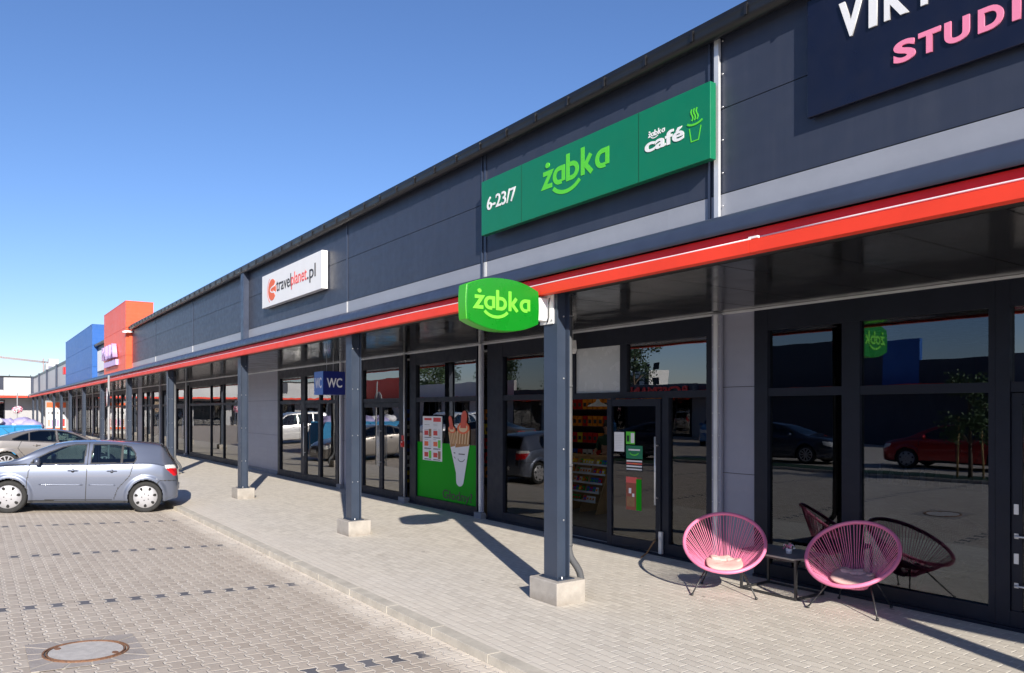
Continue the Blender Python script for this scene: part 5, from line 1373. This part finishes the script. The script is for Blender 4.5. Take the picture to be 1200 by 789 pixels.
# trees
def tree_mesh(h, cr, seed, m, slim=1.):
    rg = random.Random(seed); mt = MB()
    pts = [(0, 0, 0)]; 
    for k in range(1, 6): pts.append((pts[-1][0]+rg.uniform(-.05, .05)*h*.1, pts[-1][1]+rg.uniform(-.05, .05)*h*.1, h*.8*k/5))
    mt.tube(pts, .1, 'bark', 8, rs=[h*.022*(1-.15*k) for k in range(6)]); cl = []
    for i in range(16):
        k = rg.randint(2, 5); q = rg.random()*6.283; rr_ = cr*rg.uniform(.35, .85); e = Vector(pts[k])+Vector((math.cos(q)*rr_, math.sin(q)*rr_, cr*rg.uniform(.1, .6)*slim))
        mt.tube([pts[k], (Vector(pts[k])+e)/2+Vector((0, 0, .05*h)), e], .05, 'bark', 6, rs=[h*.008, h*.006, h*.003]); cl.append((e, cr*rg.uniform(.25, .45)))
    cl.append((Vector(pts[-1]), cr*.5)); ml = MB()
    for c_, r_ in cl:
        for j in range(170):
            p = c_+Vector((rg.gauss(0, 1), rg.gauss(0, 1), rg.gauss(0, .8)*slim)).normalized()*r_*rg.uniform(.3, 1.15)
            a = Vector((rg.uniform(-1, 1), rg.uniform(-1, 1), rg.uniform(-1, 1))).normalized(); b = a.cross(Vector((rg.uniform(-1, 1), rg.uniform(-1, 1), rg.uniform(-1, 1)))).normalized(); s_ = h*rg.uniform(.010, .02)
            ml.add([p-a*s_, p+b*s_*.6, p+a*s_, p-b*s_*.6], [(0, 1, 2, 3)], m)
    return mt, ml
GT = 'trees behind the opposite row'
def mk(name, x, y, z, h, cr, seed, m, label, group=None, slim=1.):
    r = empty(name, (x, y, z), 0, label, 'tree', group); a, b = tree_mesh(h, cr, seed, m, slim); a.build('trunk', r); b.build('crown', r); return r
t1 = mk('tree', -58, -40, 0, 9.5, 3.2, 1, 'leaf_dark', 'tall dark tree behind the opposite row, mirrored in the shop glass', GT)
t2 = mk('tree', -70, -44, 0, 8.0, 2.6, 2, 'leaf', 'tall green tree behind the opposite row, mirrored in the shop glass', GT)
i = 0
for x_, y_, s_ in ((-64, -42, .9), (-78, -46, 1.1), (-90, -44, 1.), (-104, -42, 1.05), (-112, -48, 1.2), (-98, -50, 1.2), (-48, -46, .9), (-84, -40, .8)):
    src = (t1, t2)[i % 2]; c = copy_tree(src); c.location = (x_, y_, 0); c.scale = (s_, s_, s_); c.rotation_euler = (0, 0, i*1.3); i += 1
st = mk('young_tree', -10.0, -5.9, .25, 3.0, .75, 5, 'leaf', 'young tree tied to two stakes on the planting strip, mirrored in the salon window')
for sx in (-.35, .35):
    mb = MB(); mb.tube([(sx, 0, 0), (sx*.8, 0, 1.7)], .03, 'stake', 8); mb.build('stake', st)
# crane and tower block far away
hx, hy = -392, 30.
tbk = empty('tower_block', (hx, hy, 0), 0, 'white high-rise block just showing above the far grey roof', 'building')
mb = MB(); mb.box((-5, -3.2, 0), (5, 2.6, 22.), 'panel_white'); mb.box((-3, -2, 22), (3, 1.6, 24.2), 'panel_white'); mb.build('wall', tbk)
for j in range(7):
    for k in range(2): mb = MB(); mb.box((5, -2.4+k*2.6, 1.5+j*3), (5.06, -.8+k*2.6, 2.9+j*3), 'panel_grey'); mb.build('window', tbk)
mat('crane', (.55, .36, .32), .6)  # distance haze put into the colour as paleness
cr_ = empty('tower_crane', (-420, 28, 0), 0, 'red tower crane, paled in colour for haze, with long jib above the far roofs', 'crane')
mb = MB()
def lattice(mb, a, b, w, n, r_):
    a, b = Vector(a), Vector(b); d = (b-a); up = Vector((0, 0, 1)) if abs(d.normalized().z) < .9 else Vector((0, 1, 0)); s_ = d.cross(up).normalized()*w; t_ = up*w if abs(d.normalized().z) < .9 else Vector((1, 0, 0))*w
    cs = [s_+t_, s_-t_, -s_-t_, -s_+t_]
    for c_ in cs: mb.tube([a+c_, b+c_], r_, 'crane', 4)
    for i in range(n):
        for k in range(4): mb.tube([a+d*i/n+cs[k], a+d*(i+1)/n+cs[(k+1) % 4]], r_*.7, 'crane', 4)
lattice(mb, (0, 0, 0), (0, 0, 26), .5, 20, .12); mb.build('mast', cr_)
mb = MB(); lattice(mb, (0, 4, 24.0), (0, -22, 26.5), .28, 26, .1); mb.box((-.5, 2.5, 22.2), (.5, 4, 23.8), 'concrete'); mb.build('jib', cr_)
